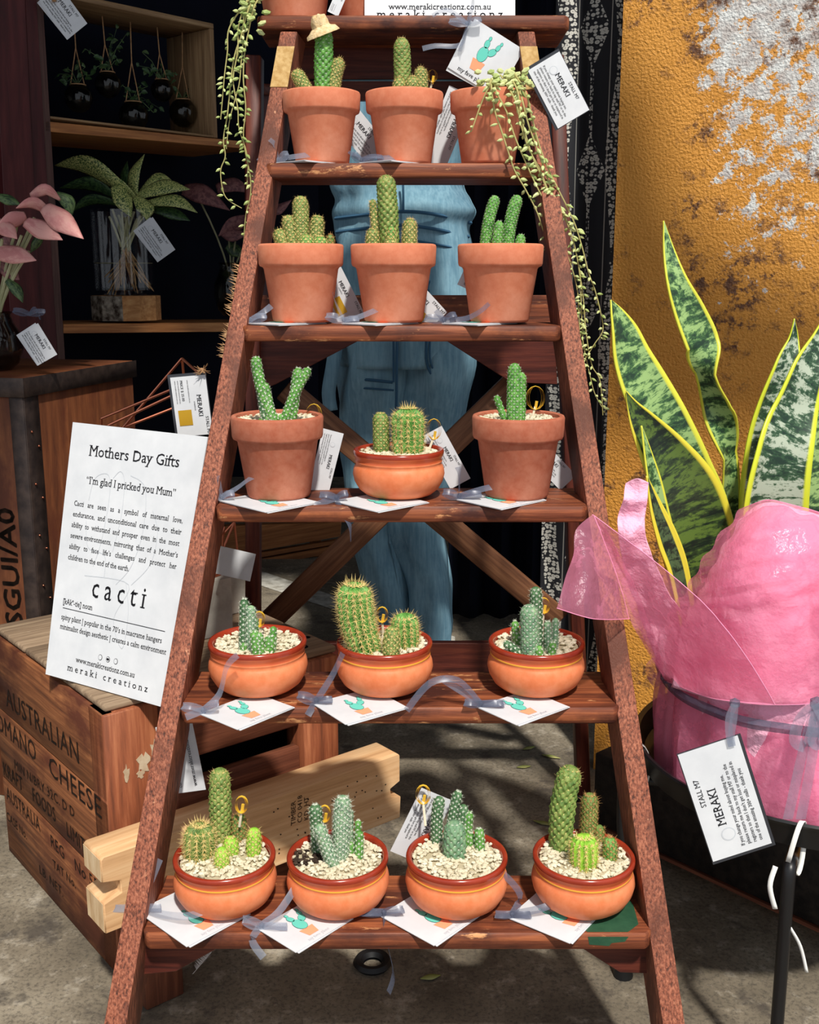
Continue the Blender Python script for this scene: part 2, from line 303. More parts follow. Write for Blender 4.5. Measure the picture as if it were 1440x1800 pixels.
# ---------------------------------------------------------------- mesh builder
class MB:
    def __init__(s): s.v = []; s.g = []; s.f = []; s.m = []; s.mats = []
    def mi(s, m):
        if m not in s.mats: s.mats.append(m)
        return s.mats.index(m)
    def add(s, vs, fs, m, g=None):
        o = len(s.v); k = s.mi(m)
        s.v += [Vector(x) for x in vs]; s.g += [tuple(x) for x in (g if g else vs)]
        s.f += [tuple(i+o for i in f) for f in fs]; s.m += [k]*len(fs)
    def hexa(s, m, c, bev=.002, seg=1):
        # c: eight corners ordered bottom 0-3 (around), top 4-7; grain follows the longest edge
        bm = bmesh.new(); vs = [bm.verts.new(p) for p in c]
        for f in ((3, 2, 1, 0), (4, 5, 6, 7), (0, 1, 5, 4), (1, 2, 6, 5), (2, 3, 7, 6), (3, 0, 4, 7)): bm.faces.new([vs[i] for i in f])
        if bev: bmesh.ops.bevel(bm, geom=bm.edges[:], offset=bev, segments=seg, affect='EDGES', profile=.6)
        bmesh.ops.recalc_face_normals(bm, faces=bm.faces[:])
        o = Vector(c[0]); ax = [Vector(c[1])-o, Vector(c[3])-o, Vector(c[4])-o]; ax.sort(key=lambda a: -a.length)
        ax = [a.normalized() for a in ax]; r = Vector((R.uniform(0, 9), R.uniform(0, 9), R.uniform(0, 9)))
        bm.verts.index_update()
        vv = [v.co.copy() for v in bm.verts]
        g = [tuple(Vector(((p-o).dot(ax[0]), (p-o).dot(ax[1]), (p-o).dot(ax[2])))+r) for p in vv]
        s.add(vv, [[v.index for v in f.verts] for f in bm.faces], m, g); bm.free()
    def box(s, m, cen, size, M=None, bev=.002, seg=1):
        x, y, z = [a/2 for a in size]; cen = Vector(cen)
        M = M or Matrix.Identity(3)
        c = [cen + M @ Vector(p) for p in ((-x, -y, -z), (x, -y, -z), (x, y, -z), (-x, y, -z), (-x, -y, z), (x, -y, z), (x, y, z), (-x, y, z))]
        s.hexa(m, c, bev, seg)
    def beam(s, m, a, b, wd, th, side, bev=.002):
        # bar from a to b; wd measured along `side`, th along the remaining axis
        a, b = Vector(a), Vector(b); d = (b-a).normalized(); sd_ = Vector(side); sd_ = (sd_ - d*sd_.dot(d)).normalized(); n = d.cross(sd_)
        q = [sd_*i*wd/2 + n*j*th/2 for i, j in ((-1, -1), (1, -1), (1, 1), (-1, 1))]
        s.hexa(m, [a+x for x in q]+[b+x for x in q], bev)
    def tube(s, m, pts, rad, n=8, cap=True, gscale=1.0, bump=None):
        pts = [Vector(p) for p in pts]; k = len(pts)
        if not hasattr(rad, '__len__'): rad = [rad]*k
        T = [(pts[min(i+1, k-1)]-pts[max(i-1, 0)]).normalized() for i in range(k)]
        ref = Vector((0, -1, 0)) if abs(T[0].y) < .9 else Vector((1, 0, 0))
        u = (ref - T[0]*ref.dot(T[0])).normalized(); vs = []; g = []; fr = []; L = 0; off = R.uniform(0, 5)
        for i in range(k):
            u = (u - T[i]*u.dot(T[i])).normalized(); w_ = T[i].cross(u); fr.append((u.copy(), w_.copy()))
            if i: L += (pts[i]-pts[i-1]).length
            for j in range(n):
                a = 2*PI*j/n; r = rad[i]
                if bump: r *= bump(a, L)
                vs.append(pts[i]+u*math.cos(a)*r+w_*math.sin(a)*r); g.append((L*gscale+off, math.cos(a)*rad[i]*gscale, math.sin(a)*rad[i]*gscale))
        fs = [(i*n+j, i*n+(j+1) % n, (i+1)*n+(j+1) % n, (i+1)*n+j) for i in range(k-1) for j in range(n)]
        if cap: fs += [tuple(reversed(range(n))), tuple(range((k-1)*n, k*n))]
        s.add(vs, fs, m, g); return fr
    def lathe(s, m, prof, cen=(0, 0, 0), n=40, sx=1, sy=1, closed=False):
        # m may be a list giving one material per profile segment
        cen = Vector(cen); k = len(prof)
        vs = [cen+Vector((r*math.cos(2*PI*j/n)*sx, r*math.sin(2*PI*j/n)*sy, z)) for r, z in prof for j in range(n)]
        ml = m if isinstance(m, list) else [m]*(k-1)
        g = [tuple(v) for v in vs]; o = len(s.v); s.v += vs; s.g += g
        for i in range(k-1):
            for j in range(n):
                s.f.append((o+i*n+j, o+i*n+(j+1) % n, o+(i+1)*n+(j+1) % n, o+(i+1)*n+j)); s.m.append(s.mi(ml[i]))
        for idx, rev in ((0, True), (k-1, False)):
            if prof[idx][0] > 1e-5 and not closed:
                q = list(range(o+idx*n, o+idx*n+n)); s.f.append(tuple(reversed(q)) if rev else tuple(q)); s.m.append(s.mi(ml[0 if rev else -1]))
    def grid(s, m, rows, g=None, two=0.0):
        k, n = len(rows), len(rows[0]); vs = [p for r in rows for p in r]
        fs = [(i*n+j, i*n+j+1, (i+1)*n+j+1, (i+1)*n+j) for i in range(k-1) for j in range(n-1)]
        s.add(vs, fs, m, [x for r in g for x in r] if g else None)
    def ball(s, m, c, r, sub=1, sc_=(1, 1, 1), M=None):
        bm = bmesh.new(); bmesh.ops.create_icosphere(bm, subdivisions=sub, radius=1); bm.verts.index_update()
        M = M or Matrix.Identity(3); c = Vector(c)
        s.add([c + M @ Vector((v.co.x*r*sc_[0], v.co.y*r*sc_[1], v.co.z*r*sc_[2])) for v in bm.verts], [[v.index for v in f.verts] for f in bm.faces], m); bm.free()
    def poly(s, m, pts): s.add(pts, [tuple(range(len(pts)))], m)
    def text(s, m, string, mp, size, align='LEFT', serif=False, sx=1.0, spacing=1.0):
        vs, fs = glyphs(string, align, serif, spacing)
        s.add([mp(x*size*sx, y*size) for x, y in vs], fs, m)
    def build(s, name, parent=None, loc=None, smooth=True, ang=35, solid=0, bevel=0):
        base = Vector(loc) if loc is not None else (Vector(parent['_base']) if parent is not None else Vector((0, 0, 0)))
        me = bpy.data.meshes.new(name); me.from_pydata([tuple(v-base) for v in s.v], [], s.f)
        for m in s.mats: me.materials.append(MT[m])
        me.polygons.foreach_set('material_index', s.m)
        a = me.attributes.new('gc', 'FLOAT_VECTOR', 'POINT'); a.data.foreach_set('vector', [c for x in s.g for c in x])
        if smooth:
            me.polygons.foreach_set('use_smooth', [True]*len(me.polygons)); me.set_sharp_from_angle(angle=math.radians(ang))
        me.update()
        o = bpy.data.objects.new(name, me); COL.objects.link(o)
        if parent is not None: o.parent = parent; BASE[o.name] = base; o['_base'] = tuple(base)
        else: o.location = base; o['_base'] = tuple(base)
        if solid:
            md = o.modifiers.new('thickness', 'SOLIDIFY'); md.thickness = solid; md.offset = 0
        return o
BASE = {}
def thing(name, label, cat, base, group=None):
    o = bpy.data.objects.new(name, None); COL.objects.link(o); o.location = base; o['_base'] = tuple(base); o.empty_display_size = .05
    return tag(o, label, cat, group)
def tag(o, label, cat, group=None):
    o['label'] = label; o['category'] = cat
    if group: o['group'] = group
    return o
def struct(o): o['kind'] = 'structure'; return o

_gl = {}
def glyphs(string, align, serif, spacing):
    key = (string, align, serif, spacing)
    if key in _gl: return _gl[key]
    cu = bpy.data.curves.new('t', 'FONT'); cu.body = string; cu.size = 1; cu.align_x = align; cu.space_character = spacing; cu.resolution_u = 2; cu.dimensions = '2D'; cu.fill_mode = 'FRONT'
    ob = bpy.data.objects.new('t', cu); me = ob.to_mesh()
    vs = [(v.co.x, v.co.y) for v in me.vertices]; fs = [tuple(p.vertices) for p in me.polygons]
    if serif:
        cnt = {}
        for f in fs:
            for i in range(len(f)):
                e = tuple(sorted((f[i], f[(i+1) % len(f)]))); cnt[e] = cnt.get(e, 0)+1
        for (a, b), c in list(cnt.items()):
            if c != 1: continue
            (x0, y0), (x1, y1) = vs[a], vs[b]
            if abs(y0-y1) < .004 and .03 < abs(x1-x0) < .17 and (abs(y0) < .02 or y0 > .42 or y0 < -.12):
                lo, hi = min(x0, x1), max(x0, x1); q = .075; t_ = .038
                ya, yb = (y0, y0+t_) if abs(y0) < .02 or y0 < -.12 else (y0-t_, y0)
                o = len(vs); vs += [(lo-q, ya), (hi+q, ya), (hi+q, yb), (lo-q, yb)]; fs.append((o, o+1, o+2, o+3))
    ob.to_mesh_clear(); bpy.data.objects.remove(ob); bpy.data.curves.remove(cu)
    _gl[key] = (vs, fs); return _gl[key]

class Plate:
    """flat rectangle of paper or board: o corner, ex / ey unit directions, size; n is the printed side"""
    def __init__(s, o, ex, ey, W, Hh, n=None):
        s.o, s.W, s.H = Vector(o), W, Hh; s.ex = Vector(ex).normalized(); ey = Vector(ey); s.ey = (ey - s.ex*ey.dot(s.ex)).normalized()
        s.n = s.ex.cross(s.ey)
        if n is not None and s.n.dot(Vector(n)) < 0: s.n = -s.n
    def p(s, x, y, d=0): return s.o + s.ex*x + s.ey*y + s.n*d
    def slab(s, mb, m, th=.0012, dx=0, dy=0, W=None, Hh=None, off=0, rot=0):
        W = W or s.W; Hh = Hh or s.H
        c = [(dx, dy), (dx+W, dy), (dx+W, dy+Hh), (dx, dy+Hh)]
        if rot:
            cx, cy = dx+W/2, dy+Hh/2; c = [(cx+(x-cx)*math.cos(rot)-(y-cy)*math.sin(rot), cy+(x-cx)*math.sin(rot)+(y-cy)*math.cos(rot)) for x, y in c]
        mb.hexa(m, [s.p(x, y, off-th) for x, y in c]+[s.p(x, y, off) for x, y in c], 0)
    def text(s, mb, string, x, y, size, align='LEFT', rot=0, m='ink', d=.0004, **kw):
        ca, sa = math.cos(rot), math.sin(rot)
        mb.text(m, string, lambda a, b: s.p(x+a*ca-b*sa, y+a*sa+b*ca, d), size, align, **kw)
    def ell(s, mb, m, x, y, rx, ry, rot=0, d=.0004, n=16):
        ca, sa = math.cos(rot), math.sin(rot)
        mb.poly(m, [s.p(x+rx*math.cos(2*PI*i/n)*ca-ry*math.sin(2*PI*i/n)*sa, y+rx*math.cos(2*PI*i/n)*sa+ry*math.sin(2*PI*i/n)*ca, d) for i in range(n)])
    def line(s, mb, m, pts, wd, d=.0004):
        for (x0, y0), (x1, y1) in zip(pts, pts[1:]):
            L = math.hypot(x1-x0, y1-y0) or 1; nx, ny = -(y1-y0)/L*wd/2, (x1-x0)/L*wd/2
            mb.poly(m, [s.p(x0+nx, y0+ny, d), s.p(x1+nx, y1+ny, d), s.p(x1-nx, y1-ny, d), s.p(x0-nx, y0-ny, d)])
    def quad(s, mb, m, pts, d=.0004): mb.poly(m, [s.p(x, y, d) for x, y in pts])
    def cactus_print(s, mb, x, y, k):
        # the little printed cactus in a salmon pot; k is its height
        s.quad(mb, 'salmon', [(x-.2*k, y+.3*k), (x+.2*k, y+.3*k), (x+.14*k, y), (x-.14*k, y)])
        for (a, b, rx, ry, ro) in ((0, .5, .15, .22, 0), (.21, .67, .09, .14, -.6), (-.03, .8, .075, .12, .1), (.3, .86, .055, .1, -.2), (-.02, .97, .04, .06, 0), (.34, 1.0, .035, .05, 0)):
            s.ell(mb, 'ink', x+a*k, y+b*k, rx*k+.0004, ry*k+.0004, ro, .0004); s.ell(mb, 'teal', x+a*k, y+b*k, rx*k, ry*k, ro, .0006)

def bez(a, b, c, n=10): return [Vector(a)*(1-t)**2+Vector(b)*2*t*(1-t)+Vector(c)*t*t for t in [i/n for i in range(n+1)]]
def smoothpath(pts, n=6):
    pts = [Vector(p) for p in pts]; out = []
    for i in range(len(pts)-1):
        p0 = pts[max(i-1, 0)]; p1 = pts[i]; p2 = pts[i+1]; p3 = pts[min(i+2, len(pts)-1)]
        for k in range(n):
            t = k/n; out.append(.5*((2*p1)+(p2-p0)*t+(2*p0-5*p1+4*p2-p3)*t*t+(3*p1-p0-3*p2+p3)*t**3))
    out.append(pts[-1]); return out
def strip(mb, m, pts, wd, wdir=(0, 0, 1), twist=0):
    pts = [Vector(p) for p in pts]; k = len(pts); rows = []; wdir = Vector(wdir)
    for i, p in enumerate(pts):
        t = (pts[min(i+1, k-1)]-pts[max(i-1, 0)]).normalized(); d = wdir - t*wdir.dot(t)
        d = d.normalized() if d.length > 1e-4 else Vector((1, 0, 0))
        if twist: d = Matrix.Rotation(twist*i/k, 3, t) @ d
        rows.append([p-d*wd/2, p+t.cross(d)*wd*.06, p+d*wd/2])
    mb.grid(m, rows)
def bow(mb, m, c, s=.02, seed=0, tails=(), wd=.009, up=(0, 0, 1)):
    """organza bow: two loops, a knot and tails; tails are lists of offsets in metres"""
    r = random.Random(seed); c = Vector(c)
    for sg in (-1, 1):
        a = r.uniform(.2, .9); d = Vector((sg*math.cos(a), -.25, math.sin(a)*.9)); e = Vector((sg*math.cos(a), -.1, -.15+math.sin(a)*.2)); L = s*r.uniform(.9, 1.4)
        loop = smoothpath([c, c+d*L*.6+Vector((0, -.003, 0)), c+(d+e)*L*.62, c+e*L*.6, c], 5)
        strip(mb, m, loop, wd, Vector((-.2*sg, .5, .8)), r.uniform(-.4, .4))
    mb.ball(m, c, wd*.45, 1, (1, .8, .9))
    for t in tails: strip(mb, m, smoothpath([c]+[c+Vector(q) for q in t], 5), wd, (r.uniform(-.3, .3), .5, .8), r.uniform(-.5, .5))

def leaf(mb, m, pts, hw, side=None, fold=.25, seg=6, rowsub=5, wave=0, twist=None):
    """blade along 3-D points with half widths; side = width direction; gc.x across, gc.y along"""
    k = len(pts); P = smoothpath(pts, rowsub); N = len(P); rows = []; g = []; L = 0; off = R.uniform(0, 20)
    for i, p in enumerate(P):
        f = i/(N-1)*(k-1); a = min(int(f), k-2); t_ = f-a; t_ = t_*t_*(3-2*t_) if False else t_
        q0, q1, q2, q3 = hw[max(a-1, 0)], hw[a], hw[a+1], hw[min(a+2, k-1)]; h_ = max(.0002, .5*(2*q1+(q2-q0)*t_+(2*q0-5*q1+4*q2-q3)*t_*t_+(3*q1-q0-3*q2+q3)*t_**3))
        t = (P[min(i+1, N-1)]-P[max(i-1, 0)]).normalized()
        sdv = Vector(side) if side is not None else Vector((1, 0, 0)); sdv = (sdv-t*sdv.dot(t)).normalized()
        if twist: tw = twist[a]*(1-t_)+twist[a+1]*t_; sdv = Matrix.Rotation(tw, 3, t) @ sdv
        nrm = sdv.cross(t)
        if i: L += (P[i]-P[i-1]).length
        rw = []; gg = []
        for j in range(seg+1):
            u = -1+2*j/seg; wv = wave*math.sin(L*160+u*2)*h_*abs(u)
            rw.append(p+sdv*u*h_+nrm*(fold*h_*(u*u)+wv)); gg.append((u, L*30, off))
        rows.append(rw); g.append(gg)
    mb.grid(m, rows, g)

# ---------------------------------------------------------------- cacti, pots
def cactus(parent, base, tip, r, kind='mam', skin='cactus_olive', spine='spine_gold', spl=.0045, bend=0.0, name='cactus_stem'):
    base, tip = Vector(base), Vector(tip); ax = tip-base; L = ax.length; d = ax/L
    sidev = Vector((1, 0, 0)) - d*d.x; sidev.normalize()
    mid = (base+tip)/2 + sidev*bend*L
    base = base - d*.006
    n = 32
    per = max(.0036, r*.33) if kind == 'mam' else max(.0055, r*.34)
    nr = max(6, int(round(2*PI*r/per/1.1))); nr += nr % 2
    if kind != 'mam': nr = max(9, min(16, int(2*PI*r/.0075)))
    full = bez(base, mid*2-(base+tip)/2, tip, 60); cl = [0]
    for p_, q_ in zip(full, full[1:]): cl.append(cl[-1]+(q_-p_).length)
    Lr = cl[-1]; cap_ = min(r*(1.15 if kind == 'mam' else .95), Lr*.7); Lc = Lr-cap_; kc = max(6, min(70, int(Lc/per*3.2)))
    S_ = [Lc*i/kc for i in range(kc)]+[Lc+cap_*math.sin(PI/2*i/11) for i in range(12)]
    def onpath(x):
        i = 0
        while i < 59 and cl[i+1] < x: i += 1
        return full[i].lerp(full[i+1], min(1, (x-cl[i])/max(1e-7, cl[i+1]-cl[i])))
    pts = [onpath(x) for x in S_]; K = len(pts)-1; rad = []
    for i, s_ in enumerate(S_):
        rr = r*(math.cos(PI/2*(i-kc)/11) if i >= kc else 1)
        lowt = min(1, .86+.14*(s_/(Lr*.4))); rad.append(max(rr*lowt*(1-.10*s_/Lr if kind == 'mam' else 1)*(.98+.02*math.sin(s_*130)), .0003))
    nb = nr
    if kind == 'mam': fb = lambda a, s_: 1+.12*math.cos(nb/2*a)*math.cos(PI*s_/per)
    else: fb = lambda a, s_: 1+.12*math.cos(nb*a)
    mb = MB(); fr = mb.tube(skin, pts, rad, max(32, nb*3) if kind == 'mam' else nb*6, True, 40, fb)
    st = mb.build(name, parent)
    sp = MB(); s_ = .006; row = 0
    cum = [0]
    for i in range(K): cum.append(cum[-1]+(pts[i+1]-pts[i]).length)
    def frame(x):
        for i in range(K):
            if cum[i+1] >= x: break
        t = (x-cum[i])/max(1e-6, cum[i+1]-cum[i]); p = pts[i].lerp(pts[i+1], t); rr = rad[i]*(1-t)+rad[i+1]*t
        return p, rr, fr[i][0], fr[i][1], (pts[i+1]-pts[i]).normalized(), (rad[i+1]-rad[i])/max(1e-6, cum[i+1]-cum[i])
    V = []; Fc = []
    while s_ < cum[-1]:
        p, rr, u, w_, t, slope = frame(s_); tipf = s_/cum[-1]
        cnt = nb//2 if kind == 'mam' else nb
        for j in range(cnt):
            a = 2*PI*(j+(.5 if (kind == 'mam' and row % 2) else 0))/cnt
            nn = u*math.cos(a)+w_*math.sin(a)
            if nn.y > .45 and spl < .007: continue                # far side of the stem
            q = p+nn*rr*fb(a, s_)*.99; nv = (nn - t*slope*.6 if slope > -3 else t).normalized()
            if slope <= -1: nv = (nn*.5+t).normalized()
            e1 = nv.cross(t); e1 = e1.normalized() if e1.length > 1e-3 else u; e2 = nv.cross(e1)
            ns = (4 if spl < .0025 else 8) if kind == 'mam' else 9
            for k in range(ns):
                b = 2*PI*k/ns+R.uniform(-.3, .3); ll = spl*R.uniform(.7, 1.2)
                out = .45 if kind == 'mam' else R.uniform(.3, .9)
                dv = ((e1*math.cos(b)+e2*math.sin(b))+nv*out).normalized(); sd_ = dv.cross(nv).normalized()*(.00034 if spl < .006 else .00042)
                o = len(V); V += [q-sd_, q+sd_, q+dv*ll]; Fc.append((o, o+1, o+2))
            if kind != 'mam' or tipf > .8:
                dv = (nv+t*.3+Vector((R.uniform(-.2, .2),)*3)).normalized(); sd_ = dv.cross(t).normalized()*.0005; o = len(V)
                V += [q-sd_, q+sd_, q+dv*spl*1.4]; Fc.append((o, o+1, o+2))
        s_ += per; row += 1
    if Fc:
        sp.add(V, Fc, spine); sp.build('spines', st, smooth=False)
    return st

def gravel(parent, cen, r, n=240, seed=1, dark=None, size=.0030):
    rr = random.Random(seed); mb = MB(); cen = Vector(cen)
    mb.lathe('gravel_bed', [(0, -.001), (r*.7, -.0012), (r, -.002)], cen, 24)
    bm = bmesh.new(); bmesh.ops.create_icosphere(bm, subdivisions=1, radius=1); bm.verts.index_update()
    bv = [v.co.copy() for v in bm.verts]; bf = [[v.index for v in f.verts] for f in bm.faces]; bm.free()
    for i in range(n):
        a = rr.uniform(0, 2*PI); q = r*math.sqrt(rr.random()); p = cen+Vector((q*math.cos(a), q*math.sin(a), rr.uniform(-.0005, .0022)))
        E = Matrix.Rotation(rr.uniform(0, 6.3), 3, 'Z') @ Matrix.Rotation(rr.uniform(-.6, .6), 3, 'X'); k = size*rr.uniform(.7, 1.25); sx = (k*1.25, k*.85, k*.7)
        m = 'gravel'
        if dark and (Vector((p.x, p.y))-Vector(dark[:2])).length < dark[2] and rr.random() < .85: m = 'soil'
        mb.add([p+E @ Vector((v.x*sx[0], v.y*sx[1], v.z*sx[2]))*(1+.18*math.sin(v.x*7+i)) for v in bv], bf, m)
    o = mb.build('gravel', parent, smooth=True, ang=50); o['kind'] = 'stuff'; return o

def classic_pot(parent, cen, k=1.0, mat='terra'):
    # rimmed flowerpot, k = scale (1 -> 125 mm across the rim)
    mb = MB(); c = Vector(cen); z = lambda v: v*k
    pr = [(.001, .012), (.040, .012), (.053, .094), (.0545, .100), (.0555, .110), (.0585, .1118), (.0615, .1108), (.0628, .108), (.0618, .084), (.0605, .0805), (.0560, .0785), (.0545, .076), (.0435, .004), (.0420, .0008), (.039, 0), (.001, 0)]
    mb.lathe(mat, [(z(a), z(b)) for a, b in reversed(pr)], c, 56)
    return mb.build('pot', parent, ang=50)
def bowl_pot(parent, cen, k=1.0, line=True):
    mb = MB(); c = Vector(cen); z = lambda v: v*k
    y = 'yellow_line' if line else 'bowl'
    pr = [(.001, 0, 'bowl'), (.040, 0, 'bowl'), (.0475, .003, 'bowl'), (.056, .010, 'bowl'), (.0622, .021, 'bowl'), (.0645, .031, 'bowl'), (.0635, .038, 'bowl'), (.0622, .0415, 'bowl'), (.0612, .0428, 'bowl'), (.0602, .0445, 'bowl'), (.0603, .0462, 'bowl'), (.0606, .0475, y), (.0612, .0485, y), (.0610, .0500, 'lip'), (.0604, .0510, 'lip'), (.0608, .0535, 'lip'), (.0622, .0565, 'lip'), (.0634, .0590, 'glaze'), (.0637, .0625, 'glaze'), (.0628, .0648, 'glaze'), (.0605, .0656, 'glaze'), (.0578, .0645, 'glaze'), (.0562, .061, 'glaze'), (.0552, .050, 'glaze'), (.053, .03, 'glaze'), (.001, .028, 'glaze')]
    mb.lathe([q[2] for q in pr[1:]][0:0]+[pr[i][2] for i in range(len(pr)-1)], [(z(a), z(b)) for a, b, _ in pr], c, 64)
    return mb.build('pot', parent, ang=60)
def prism(mb, m, pts, off, bev=0):
    pts = [Vector(p) for p in pts]; off = Vector(off); n = len(pts); bm = bmesh.new()
    a = [bm.verts.new(p) for p in pts]; b = [bm.verts.new(p+off) for p in pts]
    bm.faces.new(a); bm.faces.new(list(reversed(b)))
    for i in range(n): bm.faces.new([a[(i+1) % n], a[i], b[i], b[(i+1) % n]])
    bmesh.ops.recalc_face_normals(bm, faces=bm.faces[:])
    if bev: bmesh.ops.bevel(bm, geom=bm.edges[:], offset=bev, segments=1, affect='EDGES')
    bm.verts.index_update(); vv = [v.co.copy() for v in bm.verts]
    e = max(((pts[(i+1) % n]-pts[i]) for i in range(n)), key=lambda x: x.length).normalized(); nn = off.normalized(); t = e.cross(nn); r = Vector((R.uniform(0, 9), R.uniform(0, 9), R.uniform(0, 9)))
    mb.add(vv, [[v.index for v in f.verts] for f in bm.faces], m, [tuple(Vector((p.dot(e), p.dot(t), p.dot(nn)))+r) for p in vv]); bm.free()

# ================================================================ SETTING
mb = MB(); mb.box('floor', (0, 3.2, -.02), (9, 7.6, .04), None, 0); fl = struct(mb.build('floor', None, (0, 3.2, -.02), smooth=False))
mb = MB(); P_ = [atz(*q, .001) for q in ((380, 978), (470, 1008), (640, 1066), (800, 1120), (800, 1138), (630, 1086), (460, 1030), (380, 1000))]
prism(mb, 'white_line', P_, (0, 0, .0015)); struct(mb.build('trim_1', None, P_[0], smooth=False))
mb = MB(); mb.box('navy', (0, 5.6, 1.4), (9, .06, 2.8), None, 0); struct(mb.build('wall_back', None, (0, 5.6, 1.4), smooth=False))
mb = MB(); mb.box('navy', (-2.6, 3.6, 1.4), (.06, 4.0, 2.8), None, 0); struct(mb.build('wall_left', None, (-2.6, 3.6, 1.4), smooth=False))
mb = MB(); mb.box('ceil', (0, 3.65, 2.85), (7, 4.1, .06), None, 0); mb.box('ceil', (-1.91, .95, 2.85), (3.1, 1.3, .06), None, 0); struct(mb.build('ceiling', None, (0, 3.65, 2.85), smooth=False))  # unseen; second slab added in front to shade the left chest and plants

# ochre wall panel, running from far left to near right
W0 = Vector((.395, 2.15, 0)); WD = Vector((.9, -.436, 0)).normalized(); WN = Vector((-WD.y*-1, 0, 0)); WN = Vector((WD.y, -WD.x, 0))
mb = MB()
nx, nz = 2, 2
a, b = W0, W0+WD*1.9; off = -WN*.05
cs = [a, b, b+off, a+off]; top = Vector((0, 0, 2.3))
vs = [p for p in cs]+[p+top for p in cs]
mb.add(vs, [(3, 2, 1, 0), (4, 5, 6, 7), (0, 1, 5, 4), (1, 2, 6, 5), (2, 3, 7, 6), (3, 0, 4, 7)], 'ochre', [((p-W0).dot(WD), (p-W0).dot(WN), p.z) for p in vs])
struct(mb.build('wall_right', None, W0, smooth=False))

# unseen panel added overhead, outline projected from the shade wanted on the ochre wall
def wpt(px, py): return atpl(px, py, W0, WN)
PB = []
for q in ((1060, 60), (1100, 130), (1140, 190), (1160, 260), (1180, 340), (1230, 430), (1300, 480), (1400, 525), (1700, 600), (1700, 830), (1400, 800), (1040, 770)):
    p = wpt(*q); PB.append(p+SUN*((2.5-p.z)/SUN.z))
mb = MB(); prism(mb, 'ceil', PB, (0, 0, .02)); struct(mb.build('added_shade_panel', None, PB[0], smooth=False))

# ================================================================ LADDER
LN = Vector((0, -SLP.z, SLP.y)); LP = Vector((0, TRD[0][0]+.012, TRD[0][1]))
lad = thing('step_ladder', 'tall weathered red-brown wooden step ladder holding rows of potted cacti', 'ladder', (-.01, 1.45, 0))
def stile(pb, pt, sgn):
    a, b = atpl(*pb, LP, LN), atpl(*pt, LP, LN); d = (b-a).normalized()
    q = []
    for base in ((0, 0), (1, 0), (1, 1), (0, 1)):
        o = a + Vector((sgn*.027*base[0], 0, 0)) - LN*.078*base[1]
        q.append(o)
    lo = [o + d*(-o.z/d.z) for o in q]; hi = [o + d*((TRD[5][1]-.024-o.z)/d.z) for o in q]
    if sgn < 0: lo.reverse(); hi.reverse()
    mb = MB(); mb.hexa('stile', lo+hi, .003, 2); return mb.build('stile', lad, ang=50), a, d
sl, LA, LD = stile((182, 1800), (494, 47), 1); sr, RA, RD = stile((1205, 1800), (939, 47), -1)
# a strip of gold tape near the top of each stile
for A_, D_, sg in ((LA, LD, 1), (RA, RD, -1)):
    mb = MB(); t0 = (TRD[4][1]+.115-A_.z)/D_.z; t1 = (TRD[4][1]+.185-A_.z)/D_.z
    if sg > 0: t0 += .005
    p0, p1 = A_+D_*t0+LN*.0012, A_+D_*t1+LN*.0012; wv = Vector((sg*.027, 0, 0))
    mb.hexa('tape', [p0, p0+wv, p0+wv-LN*.002, p0-LN*.002, p1, p1+wv, p1+wv-LN*.002, p1-LN*.002], 0); mb.build('tape', lad, smooth=False)
EDG = [(248, 1149), (314, 1092), (377, 1036), (424, 989), (466, 962), (450, 1003)]
for i, (Yf, Zt) in enumerate(TRD):
    s_ = ppm(Vector((0, Yf, Zt))); x0, x1 = [(e-720)/s_ for e in EDG[i]]
    th = .022 if i < 5 else .02; dp = .132 if i < 5 else .15
    mb = MB(); ch = .008
    # plan outline with chipped front corners
    out = [(x0+ch, Yf), (x1-ch, Yf), (x1, Yf+ch*1.3), (x1, Yf+dp), (x0, Yf+dp), (x0, Yf+ch*1.3)]
    prism(mb, 'ladder', [(x, y, Zt) for x, y in out], (0, 0, -th), .0025)
    tr = mb.build('tread', lad, ang=40)
    if i == 0:
        mb = MB(); xa = (1028-720)/s_; pts = [(xa+.004, Yf+.004), (x1-.03, Yf+.004), (x1-.014, Yf+.02), (x1-.012, Yf+.06), (x1-.02, Yf+.1), (xa+.03, Yf+.11), (xa-.02, Yf+.06), (xa-.012, Yf+.025)]
        prism(mb, 'green_paint', [(x, y, Zt+.0004) for x, y in pts], (0, 0, -.0003)); tr['label'] = 'lowest tread with old green paint'
        prism(mb, 'green_paint', [(xa+.004, Yf-.0004, Zt-.0035), (x1-.03, Yf-.0004, Zt-.0035), (x1-.034, Yf-.0004, Zt-.010), (x1-.05, Yf-.0004, Zt-.012), (xa+.03, Yf-.0004, Zt-.016), (xa+.006, Yf-.0004, Zt-.014)], (0, .0003, 0))
        o = mb.build('paint_patch', tr, smooth=False); o['_base'] = tuple(lad['_base'])
# brackets below the lowest tread
Yb = TRD[0][0]+.03
for poly in ([(1012, 1660), (1142, 1660), (1146, 1712), (1090, 1710)], [(246, 1660), (392, 1662), (310, 1708), (246, 1714)]):
    mb = MB(); prism(mb, 'rear', [at(x, y, Yb) for x, y in poly], (0, .022, 0), .001); mb.build('bracket', lad, smooth=False)
